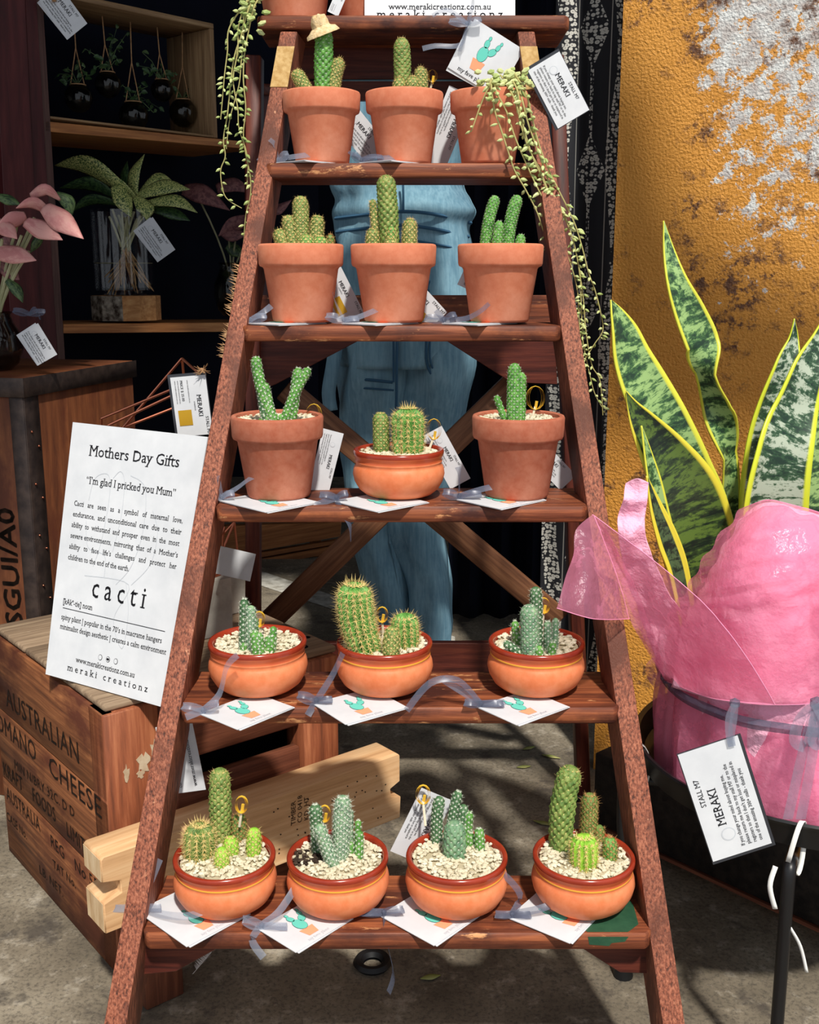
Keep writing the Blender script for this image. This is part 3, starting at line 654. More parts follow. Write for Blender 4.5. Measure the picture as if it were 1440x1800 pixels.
# rear frame
YR = 2.0
def rl(xt, xb):
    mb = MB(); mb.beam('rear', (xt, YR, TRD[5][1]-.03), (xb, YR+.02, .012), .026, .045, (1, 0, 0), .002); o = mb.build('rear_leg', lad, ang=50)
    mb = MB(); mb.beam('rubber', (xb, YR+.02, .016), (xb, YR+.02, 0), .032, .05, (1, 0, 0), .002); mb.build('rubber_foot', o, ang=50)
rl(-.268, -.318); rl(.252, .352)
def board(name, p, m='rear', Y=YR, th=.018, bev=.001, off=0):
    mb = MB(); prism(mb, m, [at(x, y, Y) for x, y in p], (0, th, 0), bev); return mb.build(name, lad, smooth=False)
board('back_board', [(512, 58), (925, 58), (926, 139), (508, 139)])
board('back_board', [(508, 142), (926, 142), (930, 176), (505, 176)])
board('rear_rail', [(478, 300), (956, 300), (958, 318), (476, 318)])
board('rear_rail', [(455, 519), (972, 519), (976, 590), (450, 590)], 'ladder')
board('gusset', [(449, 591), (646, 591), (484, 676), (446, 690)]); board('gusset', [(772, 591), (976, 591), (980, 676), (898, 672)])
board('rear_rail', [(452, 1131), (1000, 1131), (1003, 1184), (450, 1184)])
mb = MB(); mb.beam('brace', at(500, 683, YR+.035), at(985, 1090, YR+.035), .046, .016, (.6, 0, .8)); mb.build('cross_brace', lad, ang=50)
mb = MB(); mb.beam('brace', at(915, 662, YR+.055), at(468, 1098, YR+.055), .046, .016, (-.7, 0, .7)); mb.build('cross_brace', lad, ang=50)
# wood fluff on the left stile is part of its wear: a few splinters
mb = MB()
for k in range(70):
    t = R.uniform(.42, .62); L0 = LA+LD*((TRD[3][1]*1.05 - LA.z)/LD.z - .42 + t*.75); e = L0+Vector((-R.uniform(.004, .011), R.uniform(-.004, .004), R.uniform(-.003, .006)))
    mb.add([L0+LD*.0007-LN*.002, L0-LD*.0007-LN*.002, e], [(0, 1, 2)], 'twine')
o = mb.build('splinters', sl, smooth=False); o['kind'] = 'stuff'

# ================================================================ PLANTED POTS
POTS = {}
def planted(tread, px, kind, label, group, stems, k=None, seed=0, dy=.066, dark=None, line=True, mat='terra', name='potted_cactus'):
    Yf, Zt = TRD[tread]; Y = Yf+dy; lay = .0032
    s_ = ppm(Vector((0, Y, Zt+.06))); cen = Vector(((px-720)/s_, Y, Zt+lay))
    root = thing(name, label, 'plant', cen, group)
    if kind == 'pot': k = k or 1.0; classic_pot(root, cen, k, mat); gz = cen.z+.1045*k; gr = .0552*k
    else: k = k or 1.0; bowl_pot(root, cen, k, line); gz = cen.z+.0595*k; gr = .056*k
    high = tread >= 3
    gravel(root, (cen.x, cen.y, gz), gr-.001, 70 if high else 420 if kind == 'bowl' else 330, seed+px, dark and (*atz(*dark[:2], gz).xy, dark[2]))
    for st in stems:
        xb, yb, xt, yt, wd, sk, kd, spn, spl = st[:9]; bend = st[9] if len(st) > 9 else 0
        if high: b = at(xb, yb, Y+(st[10] if len(st) > 10 else 0)); b.z = gz-.001
        else:
            b = atz(xb, yb, gz)
            v = Vector((b.x-cen.x, b.y-cen.y)); lim = gr*.82
            if v.length > lim: v *= lim/v.length; b.x, b.y = cen.x+v.x, cen.y+v.y
        t = at(xt, yt, b.y); r = wd/2/ppm((b+t)/2)
        cactus(root, b, t, r, kd, sk, spn, spl, bend)
    POTS[(tread, px)] = (root, cen, k)
    return root, cen, gz
O, GN, DK, LM, GY = 'cactus_olive', 'cactus_green', 'cactus_dark', 'cactus_lime', 'cactus_grey'
GO, WH, BR = 'spine_gold', 'spine_white', 'spine_brown'
m_ = lambda xb, yb, xt, yt, w_, sk=O, kd='mam', sp=GO, spl=.0042, bend=0.0, dy=0.0: (xb, yb, xt, yt, w_, sk, kd, sp, spl, bend, dy)
gP, gB = 'terracotta flowerpots with cacti', 'round terracotta bowls with cacti'
TOP4 = 'on the second tread from the top'
# second visible row (under the top plank)
hatpot, hc, hz = planted(4, 566, 'pot', 'terracotta pot with a tall cactus wearing a straw hat', gP, [
    m_(568, 148, 570, 50, 34, GN, sp=WH, spl=.003), m_(545, 150, 518, 123, 25), m_(586, 150, 599, 103, 24, bend=-.06)], .955, 1)
planted(4, 711, 'pot', 'terracotta pot with one upright cactus and small pups, behind a gold twist tie', gP, [
    m_(709, 150, 706, 66, 31, O, spl=.0035), m_(704, 150, 702, 136, 24, dy=-.02), m_(724, 150, 727, 134, 26, dy=-.025), m_(740, 150, 740, 118, 24)], .955, 2)
# third row
planted(3, 530, 'pot', 'terracotta pot crowded with short golden cactus stems, left of the dark rear rail', gP, [
    m_(531, 436, 528, 344, 28), m_(516, 436, 506, 378, 25), m_(500, 437, 489, 402, 24), m_(554, 436, 559, 378, 25), m_(540, 437, 538, 412, 26, GN, dy=-.025), m_(563, 437, 563, 414, 26, GN, dy=-.02), m_(580, 437, 581, 412, 15, O, 'mam', BR)], 1.0, 3)
planted(3, 692, 'pot', 'terracotta pot with the tallest spiny cactus between two short ones, scratched front', gP, [
    m_(686, 437, 678, 307, 37, O, spl=.0048), m_(655, 437, 656, 400, 25), m_(687, 437, 686, 419, 22, dy=-.03), m_(719, 437, 721, 384, 26, spl=.0048), m_(662, 356, 655, 350, 13), m_(687, 408, 688, 398, 17, GN, dy=-.022)], 1.0, 4)
planted(3, 879, 'pot', 'terracotta pot with smooth bright green finger cactus stems below the trailing plant', gP, [
    m_(854, 436, 873, 344, 21, GN, 'mam', WH, .0022, -.05), m_(893, 436, 912, 343, 23, GN, 'mam', WH, .0022, -.05), m_(873, 436, 878, 388, 19, GN, 'mam', WH, .0022, 0, -.02), m_(912, 436, 917, 411, 18, GN, 'mam', WH, .0022)], 1.0, 5)
# fourth row
planted(2, 489, 'pot', 'dusty old terracotta pot with leaning light green finger cacti, left end of its tread', gP, [
    m_(487, 752, 450, 626, 20, GN, 'mam', WH, .0026, -.06), m_(476, 751, 464, 672, 17, GN, 'mam', WH, .0026), m_(462, 748, 458, 684, 16, DK, 'mam', WH, .0026), m_(466, 752, 461, 722, 14, GN, 'mam', WH, .0026), m_(455, 754, 455, 737, 14, GN, 'mam', WH, .0022),
    m_(509, 752, 544, 647, 17, GN, 'mam', WH, .0026, -.04), m_(520, 747, 525, 646, 19, GN, 'mam', WH, .0026), m_(496, 747, 494, 728, 14, GN, 'mam', WH, .0022)], 1.02, 6, .062, mat='terra_old')
planted(2, 701, 'bowl', 'terracotta bowl with a round ribbed cactus beside a speckled one, no painted line', gB, [
    m_(671, 795, 669, 724, 30, O, spl=.003), m_(718, 797, 717, 716, 52, GN, 'rib', GO, .008), m_(699, 800, 699, 775, 14, GN)], 1.0, 7, .068, line=False)
planted(2, 910, 'pot', 'dusty old terracotta pot with upright dark green finger cacti, right end of its tread', gP, [
    m_(899, 748, 905, 638, 25, GN, 'mam', WH, .0022), m_(915, 748, 916, 654, 20, GN, 'mam', WH, .0022), m_(900, 755, 901, 712, 16, GN, 'mam', WH, .0022), m_(874, 750, 872, 695, 13, GN, 'mam', WH, .0022)], 1.02, 8, .062, mat='terra_old')
# fifth row
planted(1, 453, 'bowl', 'terracotta bowl with clustered grey-green cacti, left of the fifth row, no painted line', gB, [
    m_(428, 1141, 430, 1052, 17, DK, 'mam', WH, .003), m_(441, 1143, 441, 1064, 19, GY, 'mam', WH, .0042), m_(448, 1140, 447, 1085, 16, GN, 'mam', WH, .003), m_(452, 1157, 446, 1108, 18, GN, 'mam', WH, .003), m_(460, 1156, 456, 1112, 15, GN, 'mam', WH, .003), m_(473, 1146, 474, 1117, 21, GN, 'mam', WH, .003), m_(479, 1142, 481, 1101, 14, GN, 'mam', WH, .003), m_(428, 1146, 428, 1130, 13, GN, 'mam', WH), m_(464, 1163, 463, 1155, 12, GN, 'mam', WH)], 1.02, 9, .066, line=False)
planted(1, 676, 'bowl', 'terracotta bowl with a big curved spiny ribbed cactus and two small round ones', gB, [
    m_(646, 1143, 624, 1024, 56, GN, 'rib', GO, .0085, -.06), m_(713, 1134, 711, 1078, 44, GN, 'rib', GO, .007), m_(687, 1153, 690, 1101, 31, O, spl=.0042)], 1.0, 10)
planted(1, 943, 'bowl', 'terracotta bowl with a grey-green clump of many pups, right of the fifth row', gB, [
    m_(932, 1150, 930, 1062, 34, GY, 'mam', WH, .003), m_(944, 1142, 942, 1031, 23, DK, 'mam', WH, .003), m_(909, 1132, 905, 1091, 15, GN, 'mam', WH, .003), m_(914, 1136, 911, 1112, 15, GN, 'mam', WH, .003), m_(912, 1150, 886, 1128, 16, DK, 'mam', WH, .003), m_(949, 1158, 948, 1135, 15, GN, 'mam', WH, .003), m_(963, 1143, 963, 1091, 15, GY, 'mam', WH, .003), m_(975, 1141, 977, 1086, 14, GY, 'mam', WH, .003), m_(972, 1154, 972, 1128, 15, GN, 'mam', WH, .003)], 1.0, 11)
# lowest row
planted(0, 395, 'bowl', 'terracotta bowl with a pineapple-like cactus, a golden ball cactus and lime pups', gB, [
    m_(388, 1473, 386, 1350, 40, O, spl=.0048), m_(351, 1504, 351, 1448, 50, O, 'rib', GO, .0075), m_(421, 1474, 421, 1430, 28, O, 'mam', BR), m_(390, 1521, 390, 1489, 27, LM, 'mam', GO, .005), m_(406, 1499, 405, 1470, 29, LM, 'mam', GO, .0042), m_(446, 1500, 447, 1455, 27, LM, 'mam', GO, .0042)], 1.0, 12)
planted(0, 594, 'bowl', 'terracotta bowl with fuzzy white-spined cactus stems and a bare soil patch', gB, [
    m_(560, 1496, 554, 1413, 24, DK, 'mam', WH, .003), m_(598, 1508, 603, 1398, 31, GY, 'mam', WH, .0048), m_(613, 1488, 613, 1421, 18, GY, 'mam', WH, .003), m_(586, 1519, 559, 1449, 24, GY, 'mam', WH, .0042), m_(631, 1506, 632, 1460, 16, GN, 'mam', WH, .003), m_(628, 1482, 630, 1441, 13, GN, 'mam', WH, .003), m_(617, 1500, 617, 1480, 18, GN, 'mam', WH, .003)], 1.0, 13, dark=(540, 1508, .02))
planted(0, 803, 'bowl', 'terracotta bowl with a cluster of dark green cactus fingers and a gold-tied stake', gB, [
    m_(765, 1476, 774, 1400, 22, DK, 'mam', WH, .003, -.04), m_(790, 1462, 807, 1390, 19, DK, 'mam', WH, .003, -.04), m_(811, 1462, 815, 1414, 21, DK, 'mam', WH, .003), m_(799, 1503, 799, 1442, 42, GY, 'mam', WH, .003), m_(826, 1468, 825, 1426, 17, GN, 'mam', WH, .003), m_(844, 1492, 842, 1455, 19, GN, 'mam', WH, .003), m_(827, 1486, 828, 1463, 16, GN, 'mam', WH, .003), m_(817, 1490, 818, 1452, 13, GN, 'mam', WH, .003)], 1.0, 14)
planted(0, 1026, 'bowl', 'terracotta bowl with a fat leaning golden cactus and a ribbed lime ball, beside green paint', gB, [
    m_(988, 1489, 1007, 1346, 46, O, 'mam', GO, .0052, -.05), m_(1037, 1464, 1037, 1394, 31, O, 'mam', BR, .0048), m_(1027, 1520, 1027, 1467, 45, LM, 'rib', GO, .006), m_(1072, 1508, 1072, 1471, 27, GN, 'mam', BR, .0045), m_(1056, 1480, 1054, 1450, 18, O, 'mam', BR, .0045)], 1.0, 15)
# straw hat
hp = at(570, 52, TRD[4][0]+.066); k_ = 1/ppm(hp)
mb = MB(); prof = [(.001, 30), (8, 29.5), (14, 26), (17, 18), (17.5, 10), (20, 8), (26, 5), (31, 1), (33, -4), (31.5, -4.5), (25, 2), (17, 6), (.001, 6)]
mb.lathe('straw', [(a*k_*.93, b*k_) for a, b in reversed(prof)], (0, 0, 0), 28)
E_ = Matrix.Rotation(math.radians(-20), 3, 'Y') @ Matrix.Rotation(math.radians(12), 3, 'X')
mb.v = [hp+Vector((-.002, 0, -.004))+E_ @ (v*(1+.04*math.sin(v.x*700))) for v in mb.v]
tag(mb.build('straw_hat', None, hp), 'tiny woven straw hat sitting on the tall cactus', 'hat')

# ================================================================ GIFT CARDS UNDER THE POTS
gC = 'white gift cards with organza bows'
def card(tread, Lp, Bp, label, tails=(), W=.092, seed=0, Y=None, dark=False, sheets=2, bows=.02):
    Yf, Zt = TRD[tread]; z = Zt+.0030
    if Y is None: Lw, Bw = atz(*Lp, z), atz(*Bp, z)
    else: Lw, Bw = Vector(Lp+(z,)), Vector(Bp+(z,))
    up = Lw-Bw; hh = up.length; ex = Vector((-up.y, up.x, 0)).normalized()*-1
    if ex.y < 0: ex = -ex
    pl = Plate(Bw, ex, up, W, hh, (0, 0, 1))
    root = thing('gift_card', label, 'card', (Bw+Lw)/2, gC)
    mb = MB(); 
    if sheets > 1: pl.slab(mb, 'paper', .0009, off=-.0014, dx=.002, dy=-.001, rot=.025)
    pl.slab(mb, 'paper', .0009)
    pl.cactus_print(mb, W*.44, .012, min(.052, hh*.74))
    pl.text(mb, 'my fave plant', W*.28, .0045, .0062, m='grey_ink', serif=True)
    pl.ell(mb, 'ink', .005, hh-.005, .0016, .0016)
    mb.build('card', root, smooth=False)
    kn = pl.p(.004, hh-.004, .004)
    mb = MB(); bow(mb, 'ribbon_dark' if dark else 'ribbon', kn, bows, seed, tails); mb.build('ribbon_bow', root)
    return root
tr0 = 'on the lowest tread'
card(0, (240, 1601), (328, 1664), 'white gift card under the bowl at the left end of the lowest tread', [[(.012, .01, .03), (.022, .02, .055)], [(.03, -.02, .004), (.07, -.035, .012), (.105, -.02, .02), (.135, -.01, .012)]], seed=1)
card(0, (452, 1632), (520, 1674), 'white gift card under the bowl with the soil patch, teal cactus print in view', [[(.02, .01, .012), (.04, .03, .035)], [(-.01, -.012, -.012), (.004, -.02, -.03)]], seed=2)
card(0, (667, 1609), (763, 1662), 'white gift card under the third bowl of the lowest tread, long ribbon hanging down', [[(.004, -.03, -.02), (.012, -.036, -.06), (.006, -.038, -.085)], [(-.03, -.01, .006)]], seed=3, dark=True)
card(0, (893, 1613), (1002, 1658), 'white gift card beside the green paint, under the bowl with the fat leaning cactus', [[(.01, .012, .02), (-.012, .02, .045)], [(.04, 0, .01), (.065, .012, .02)]], seed=4, dark=True)
card(1, (350, 1254), (417, 1282), 'white gift card under the left bowl of the fifth row, tall ribbon against the bowl', [[(.02, .004, .02), (.03, .006, .055), (.045, .004, .072)], [(-.02, -.012, -.004)]], seed=5)
card(1, (549, 1236), (607, 1273), 'white gift card under the bowl with the big curved ribbed cactus', [[(.02, .01, .03), (.034, .012, .06)], [(-.01, -.015, -.014)]], seed=6, dark=True)
card(1, (838, 1242), (908, 1274), 'white gift card under the right bowl of the fifth row, ribbon arching to the left', [[(-.03, .004, .03), (-.065, 0, .028), (-.095, -.012, -.004)], [(-.03, .006, .018), (-.05, .01, .03)], [(.02, -.006, .004), (.03, -.004, .004)]], seed=7, dark=True)
card(2, (383, 879), (466, 900), 'white gift card under the dusty pot with leaning finger cacti', [[(.02, 0, .012), (.05, -.004, .03), (.07, -.008, .006)], [(-.004, 0, .03)]], seed=8)
card(2, (585, 880), (661, 899), 'white gift card under the bowl with no painted line, long ribbon hanging off the tread', [[(.004, -.016, -.01), (.018, -.024, -.03), (.02, -.026, -.055)], [(-.03, -.016, -.008), (-.045, -.02, -.022)]], seed=9, dark=True)
card(2, (800, 877), (877, 894), 'white gift card under the dusty pot with dark green finger cacti', [[(.0, .004, .03), (-.002, .006, .04)], [(.04, 0, .012), (.06, 0, .012)]], seed=10, dark=True)
def hcard(tread, x0, label, tails, seed, dark=False, dx=.05):
    Yf, Zt = TRD[tread]; s_ = ppm(Vector((0, Yf, Zt))); X = (x0-720)/s_
    card(tread, (X, Yf+.028), (X+dx, Yf-.016), label, tails, .095, seed, 1, dark)
hcard(3, 428, 'white gift card edge-on at the left end of the third row', [[(.02, 0, .012), (.03, .01, .02)], [(-.02, 0, .012)]], 11)
hcard(3, 596, 'white gift card edge-on between the left and middle pots of the third row', [[(-.012, 0, .025), (-.016, 0, .04)], [(.02, 0, .004), (.05, 0, .016)]], 12)
hcard(3, 775, 'white gift card edge-on under the pot of smooth bright green cacti', [[(.03, 0, .002), (.05, -.01, .012), (.064, -.012, .024)], [(-.012, 0, .014)]], 13, True)
hcard(4, 478, 'white gift card edge-on under the pot whose cactus wears a hat', [[(-.004, 0, .022), (-.012, 0, .03)], [(.02, 0, .004), (.05, 0, .008)]], 14)
hcard(4, 628, 'white gift card edge-on under the pot with a gold twist tie, second row', [[(.02, 0, .002), (.06, 0, .004)], [(-.02, 0, .012)]], 15, True)

# ================================================================ STALL TAGS
gT = 'white stall tags'
LINES = ['If you change your mind about buying me,', 'please return me back to my stall M7 or to the', "registers so that I don't get lost or misplaced in", 'one of the amazing 300+ stalls - thank you']
def tagprint(pl, mb, kind='stall', m='ink'):
    # printed in the tag's own landscape frame W x H
    W, h = pl.W, pl.H
    if kind == 'stall':
        pl.ell(mb, 'grey_ink', W*.2, h*.62, h*.12, h*.12, d=.0003); pl.ell(mb, 'paper', W*.2, h*.62, h*.1, h*.1, d=.0004)
        pl.text(mb, 'MERAKI', W*.46, h*.60, h*.20, 'CENTER', m=m, serif=True, d=.0006)
        pl.text(mb, 'STALL M7', W*.62, h*.82, h*.12, 'CENTER', m=m, serif=True, d=.0006)
        for i, l in enumerate(LINES): pl.text(mb, l, W*.06, h*(.42-.1*i), h*.085, m=m, serif=True, d=.0006, sx=.92)
    elif kind == 'price':
        pl.text(mb, 'MERAKI', W*.5, h*.68, h*.18, 'CENTER', m=m, serif=True, d=.0006); pl.text(mb, 'STALL M7', W*.84, h*.86, h*.12, 'CENTER', m=m, serif=True, d=.0006)
        pl.text(mb, 'creations', W*.5, h*.58, h*.07, 'CENTER', m='ink', d=.0006); pl.text(mb, 'PRICE $ 25.00', W*.06, h*.26, h*.1, m=m, serif=True, d=.0006)
        for i in range(3): pl.text(mb, 'www.merakicreationz.com.au', W*.06, h*(.45-.09*i) if i == 0 else h*(.18-.08*(i-1)), h*.06, m=m, d=.0006, sx=.9)
        pl.quad(mb, 'gold', [(W*.56, h*.1), (W*.82, h*.1), (W*.82, h*.48), (W*.56, h*.48)], .0006)
    elif kind == 'web':
        pl.text(mb, 'curated vintage finds', W*.08, h*.62, h*.13, m=m, serif=True, d=.0006); pl.text(mb, 'www.merakicreationz', W*.08, h*.2, h*.15, m=m, serif=True, d=.0006)
        for i in range(3): pl.ell(mb, 'ink', W*(.6+.1*i), h*.46, h*.06, h*.06, d=.0005); pl.ell(mb, 'paper', W*(.6+.1*i), h*.46, h*.048, h*.048, d=.0006); pl.ell(mb, 'ink', W*(.6+.1*i), h*.46, h*.02, h*.03, d=.0007)
    elif kind == 'plantcard':
        pl.cactus_print(mb, W*.42, h*.2, h*.66); pl.text(mb, 'my fave plant', W*.16, h*.06, h*.11, m=m, serif=True, d=.0006)
def pxtag(label, O_, X_, Y_, Y, kind='stall', n=(0, -1, .1), sheets=1, edge=False, bowpx=None, tails=(), seed=0, dark=False, tie=None, cat='tag', name='stall_tag', tilt=0.0, twine=False, group=gT, slant=0):
    """O_ pixel of the print's lower-left corner, X_ its lower-right corner, Y_ its upper-left corner; tilt pushes the top back"""
    o, x, y = at(*O_, Y), at(*X_, Y+slant), at(*Y_, Y+tilt)
    pl = Plate(o, x-o, y-o, (x-o).length, (y-o).length, n)
    root = thing(name, label, cat, (o+x)/2, group)
    mb = MB()
    for s_ in range(sheets-1): pl.slab(mb, 'paper', .0008, off=-.002*(s_+1), rot=.05*(s_+1), dx=-.002, dy=-.003)
    if edge: pl.slab(mb, 'clearcover', .0012, off=-.001, dx=-.0045, dy=-.004, W=pl.W+.0055, Hh=pl.H+.005)
    pl.slab(mb, 'paper', .0009); tagprint(pl, mb, kind); mb.build('card', root, smooth=False)
    if bowpx:
        c = at(*bowpx, Y-.006); mb = MB()
        if twine:
            for q in range(3): mb.tube('twine', smoothpath([c+Vector((R.uniform(-.004, .004), 0, R.uniform(-.004, .004))) for _ in range(5)], 4), .0018, 6)
            for q in range(26): e = c+Vector((R.uniform(-.013, .012), R.uniform(-.008, .004), R.uniform(-.008, .012))); mb.tube('twine', [c, e], [.0007, .0002], 4)
            mb.build('twine_knot', root)
        else: bow(mb, 'ribbon_dark' if dark else 'ribbon', c, .02, seed, tails); mb.build('ribbon_bow', root)
    return root
def goldtie(parent, cen, s_=.012, stake=None, seed=0):
    r = random.Random(seed); mb = MB(); c = Vector(cen)
    for q in range(3):
        a = r.uniform(-.5, .5); pts = [c+Vector((math.cos(t)*s_*(.5+.12*q)*math.cos(a), math.sin(t)*.003, s_*.9*math.sin(t)+s_*.7)) for t in [i*PI/7-PI/2 for i in range(15)]]
        strip(mb, 'tie', pts, .0035, (0, 1, .2))
    mb.tube('tie', [c+Vector((0, 0, -.004)), c+Vector((.002, 0, .008))], .0022, 6)
    if stake: mb.tube('stick', [c, stake], .0018, 6)
    return mb.build('gold_tie', parent)
Yb_ = lambda i: TRD[i][0]+.125
pxtag('stall tag leaning behind the gap between the hat cactus pot and its neighbour', (588, 218), (646, 290), (628, 188), Yb_(4)+.01)
pxtag('stall tag leaning between the gold-tie pot and the trailing plant pot', (790, 150), (735, 285), (830, 180), Yb_(4)+.01)
pxtag('stall tag with a gold square, behind the pot crowded with golden stems', (545, 470), (600, 578), (580, 435), Yb_(3)+.005, 'price')
pxtag('stall tag behind the scratched pot, corner showing at its right', (675, 512), (745, 588), (717, 473), Yb_(3)+.005, 'price')
pxtag('small stall tag corner poking out left of the smooth green cactus pot', (804, 500), (826, 452), (842, 530), Yb_(3)+.005, 'web')
# fourth row tags, tied to stakes in the pots
t_ = pxtag('stall tag upright beside the dusty pot with leaning finger cacti', (568, 753), (540, 866), (605, 759), TRD[2][0]+.115, tilt=.0)
goldtie(t_, at(552, 742, TRD[2][0]+.1), .016, at(540, 775, TRD[2][0]+.085), 1)
t_ = pxtag('stall tag tilted behind the bowl with no painted line', (741, 768), (792, 860), (780, 757), TRD[2][0]+.13)
goldtie(t_, at(763, 768, TRD[2][0]+.1), .016, at(752, 796, TRD[2][0]+.09), 2)
t_ = pxtag('stall tag mostly hidden behind the dusty pot with dark green finger cacti', (925, 800), (985, 862), (950, 770), TRD[2][0]+.125)
goldtie(t_, at(941, 715, TRD[2][0]+.09), .018, at(932, 750, TRD[2][0]+.08), 3)
t_ = pxtag('white stall tag with small print, behind the third bowl of the lowest tread', (741, 1385), (686, 1496), (790, 1418), TRD[0][0]+.135, tilt=.0)
goldtie(t_, at(744, 1408, TRD[0][0]+.12), .013, at(748, 1452, TRD[0][0]+.1), 4)
for i, (tr_, x, y, sx_, sy_, lb) in enumerate(((0, 425, 1424, 421, 1445, 'pale stake with a gold twist tie behind the pineapple-like cactus'), (0, 571, 1440, 574, 1475, 'pale stake with a gold twist tie in the bowl of fuzzy cacti'), (1, 672, 1090, 676, 1135, 'pale stake with a curled tie beside the big curved ribbed cactus'), (1, 456, 1098, 458, 1125, 'pale stake among the clustered cacti at the left of the fifth row'), (1, 956, 1074, 952, 1110, 'pale stake behind the grey-green clump with many pups'), (4, 760, 143, 754, 160, 'gold twist tie curling above the rim of the second-row middle pot'))):
    Yt = TRD[tr_][0]+(.095 if tr_ < 4 else .09); rt = thing('plant_stake', lb, 'stake', at(sx_, sy_, Yt)); goldtie(rt, at(x, y, Yt), .011, at(sx_, sy_+8, Yt), 10+i)
# hanging tags at the top right
pxtag('gift card with a teal cactus print hanging by a blue bow from the top plank', (787, 118), (873, 172), (840, 36), TRD[5][0]-.012, 'plantcard', sheets=2, bowpx=(822, 42), tails=[[(-.03, 0, .02), (-.055, 0, .012)], [(-.01, 0, -.03), (-.05, 0, -.032), (-.07, 0, -.036)], [(.008, 0, .03), (.004, 0, .05)], [(-.012, 0, -.04)]], seed=21, cat='card', name='gift_card', group=gC)
pxtag('plastic-edged stall tag hanging at the right of the trailing plant', (928, 124), (981, 226), (977, 80), TRD[4][0]+.05, 'stall', edge=True, group=gT)

# ================================================================ TOP PLANK
Yt, Zt = TRD[5]
r_ = thing('potted_plant', 'terracotta pot on the top plank from which pale strands trail down the left', 'plant', at(520, 26, Yt+.07), None); cen = Vector(((518-720)/ppm(Vector((0, Yt+.07, Zt+.05))), Yt+.07, Zt+.0006))
r_.location = cen; r_['_base'] = tuple(cen); classic_pot(r_, cen, 1.12); gravel(r_, cen+Vector((0, 0, .112)), .058, 70, 3); TL_ROOT = r_
cen = Vector(((645-720)/ppm(Vector((0, Yt+.09, Zt+.05))), Yt+.085, Zt+.0006)); r_ = thing('terracotta_pot', 'terracotta pot on the top plank half hidden by the white notice', 'pot', cen); classic_pot(r_, cen, 1.0); gravel(r_, cen+Vector((0, 0, .1)), .053, 60, 4)
pxtag('small tag hanging between the two pots on the top plank', (576, 20), (602, -42), (594, 30), Yt+.012, 'price')
# notice standing on the top plank
o = at(641, 24, Yt+.02); o.z = Zt+.001; xr = at(906, 22, Yt+.02); xr.z = o.z
pl = Plate(o, xr-o, Vector((0, .07, .3)), (xr-o).length, .33, (0, -1, 0))
r_ = thing('notice_board', 'white printed notice standing on the top plank, cut off by the photo edge', 'sign', (o+xr)/2); mb = MB(); pl.slab(mb, 'paper', .003)
pl.text(mb, 'meraki creationz', pl.W*.5, -.0015, .019, 'CENTER', m='ink', serif=True, spacing=1.5, d=.0006); pl.text(mb, 'www.merakicreationz.com.au', pl.W*.5, .0125, .0135, 'CENTER', m='ink', serif=True, d=.0006)
mb.build('board', r_, smooth=False)

# ================================================================ TRAILING PLANTS
def strand(parent, pts, Y, seed, dens=.0105, lw=.0042, pale=False, fade=.85, zoff=0):
    r = random.Random(seed); P = [at(*p[:2], Y+(p[2] if len(p) > 2 else 0)) for p in pts]; S = smoothpath(P, 8); mb = MB()
    mb.tube('vine', S, [.0014*(1-.5*i/len(S)) for i in range(len(S))], 6)
    L = [0]
    for a, b in zip(S, S[1:]): L.append(L[-1]+(b-a).length)
    d = .004; i = 0
    while d < L[-1]:
        while L[i+1] < d: i += 1
        p = S[i].lerp(S[i+1], (d-L[i])/max(1e-6, L[i+1]-L[i])); t = (S[i+1]-S[i]).normalized()
        a = r.uniform(0, 2*PI); out = Vector((math.cos(a), math.sin(a)*.8-.25, r.uniform(-.5, .3))).normalized(); f = 1-(1-fade)*d/L[-1]
        ln = lw*r.uniform(1.7, 2.9)*f; wd = lw*r.uniform(.5, .82)*f
        ax = (out+t*.4).normalized(); e1 = ax.orthogonal().normalized(); e2 = ax.cross(e1); q0 = p+ax*.0015
        prof = [(0, .0003), (.2, .72), (.45, 1), (.7, .75), (.9, .25), (1, .02)]; n = 7; vs = [q0+ax*(u*ln*1.25)+(e1*math.cos(2*PI*j/n)+e2*math.sin(2*PI*j/n))*wd*w_ for u, w_ in prof for j in range(n)]
        mb.add(vs, [(k*n+j, k*n+(j+1) % n, (k+1)*n+(j+1) % n, (k+1)*n+j) for k in range(len(prof)-1) for j in range(n)], 'bead_pale' if r.random() < (.75 if pale else .45) else 'bead')
        d += dens*r.uniform(.35, 1.5)
    return mb.build('trailing_strand', parent)
Y4 = TRD[4][0]; s_ = ppm(Vector((0, Y4+.066, TRD[4][1]+.06))); cen = Vector(((859-720)/s_, Y4+.066, TRD[4][1]+.0032))
tp = thing('trailing_plant', 'terracotta pot of trailing beaded succulent spilling down the right stile', 'plant', cen); classic_pot(tp, cen, .955); gravel(tp, cen+Vector((0, 0, .096)), .05, 60, 5)
YS = Y4-.012
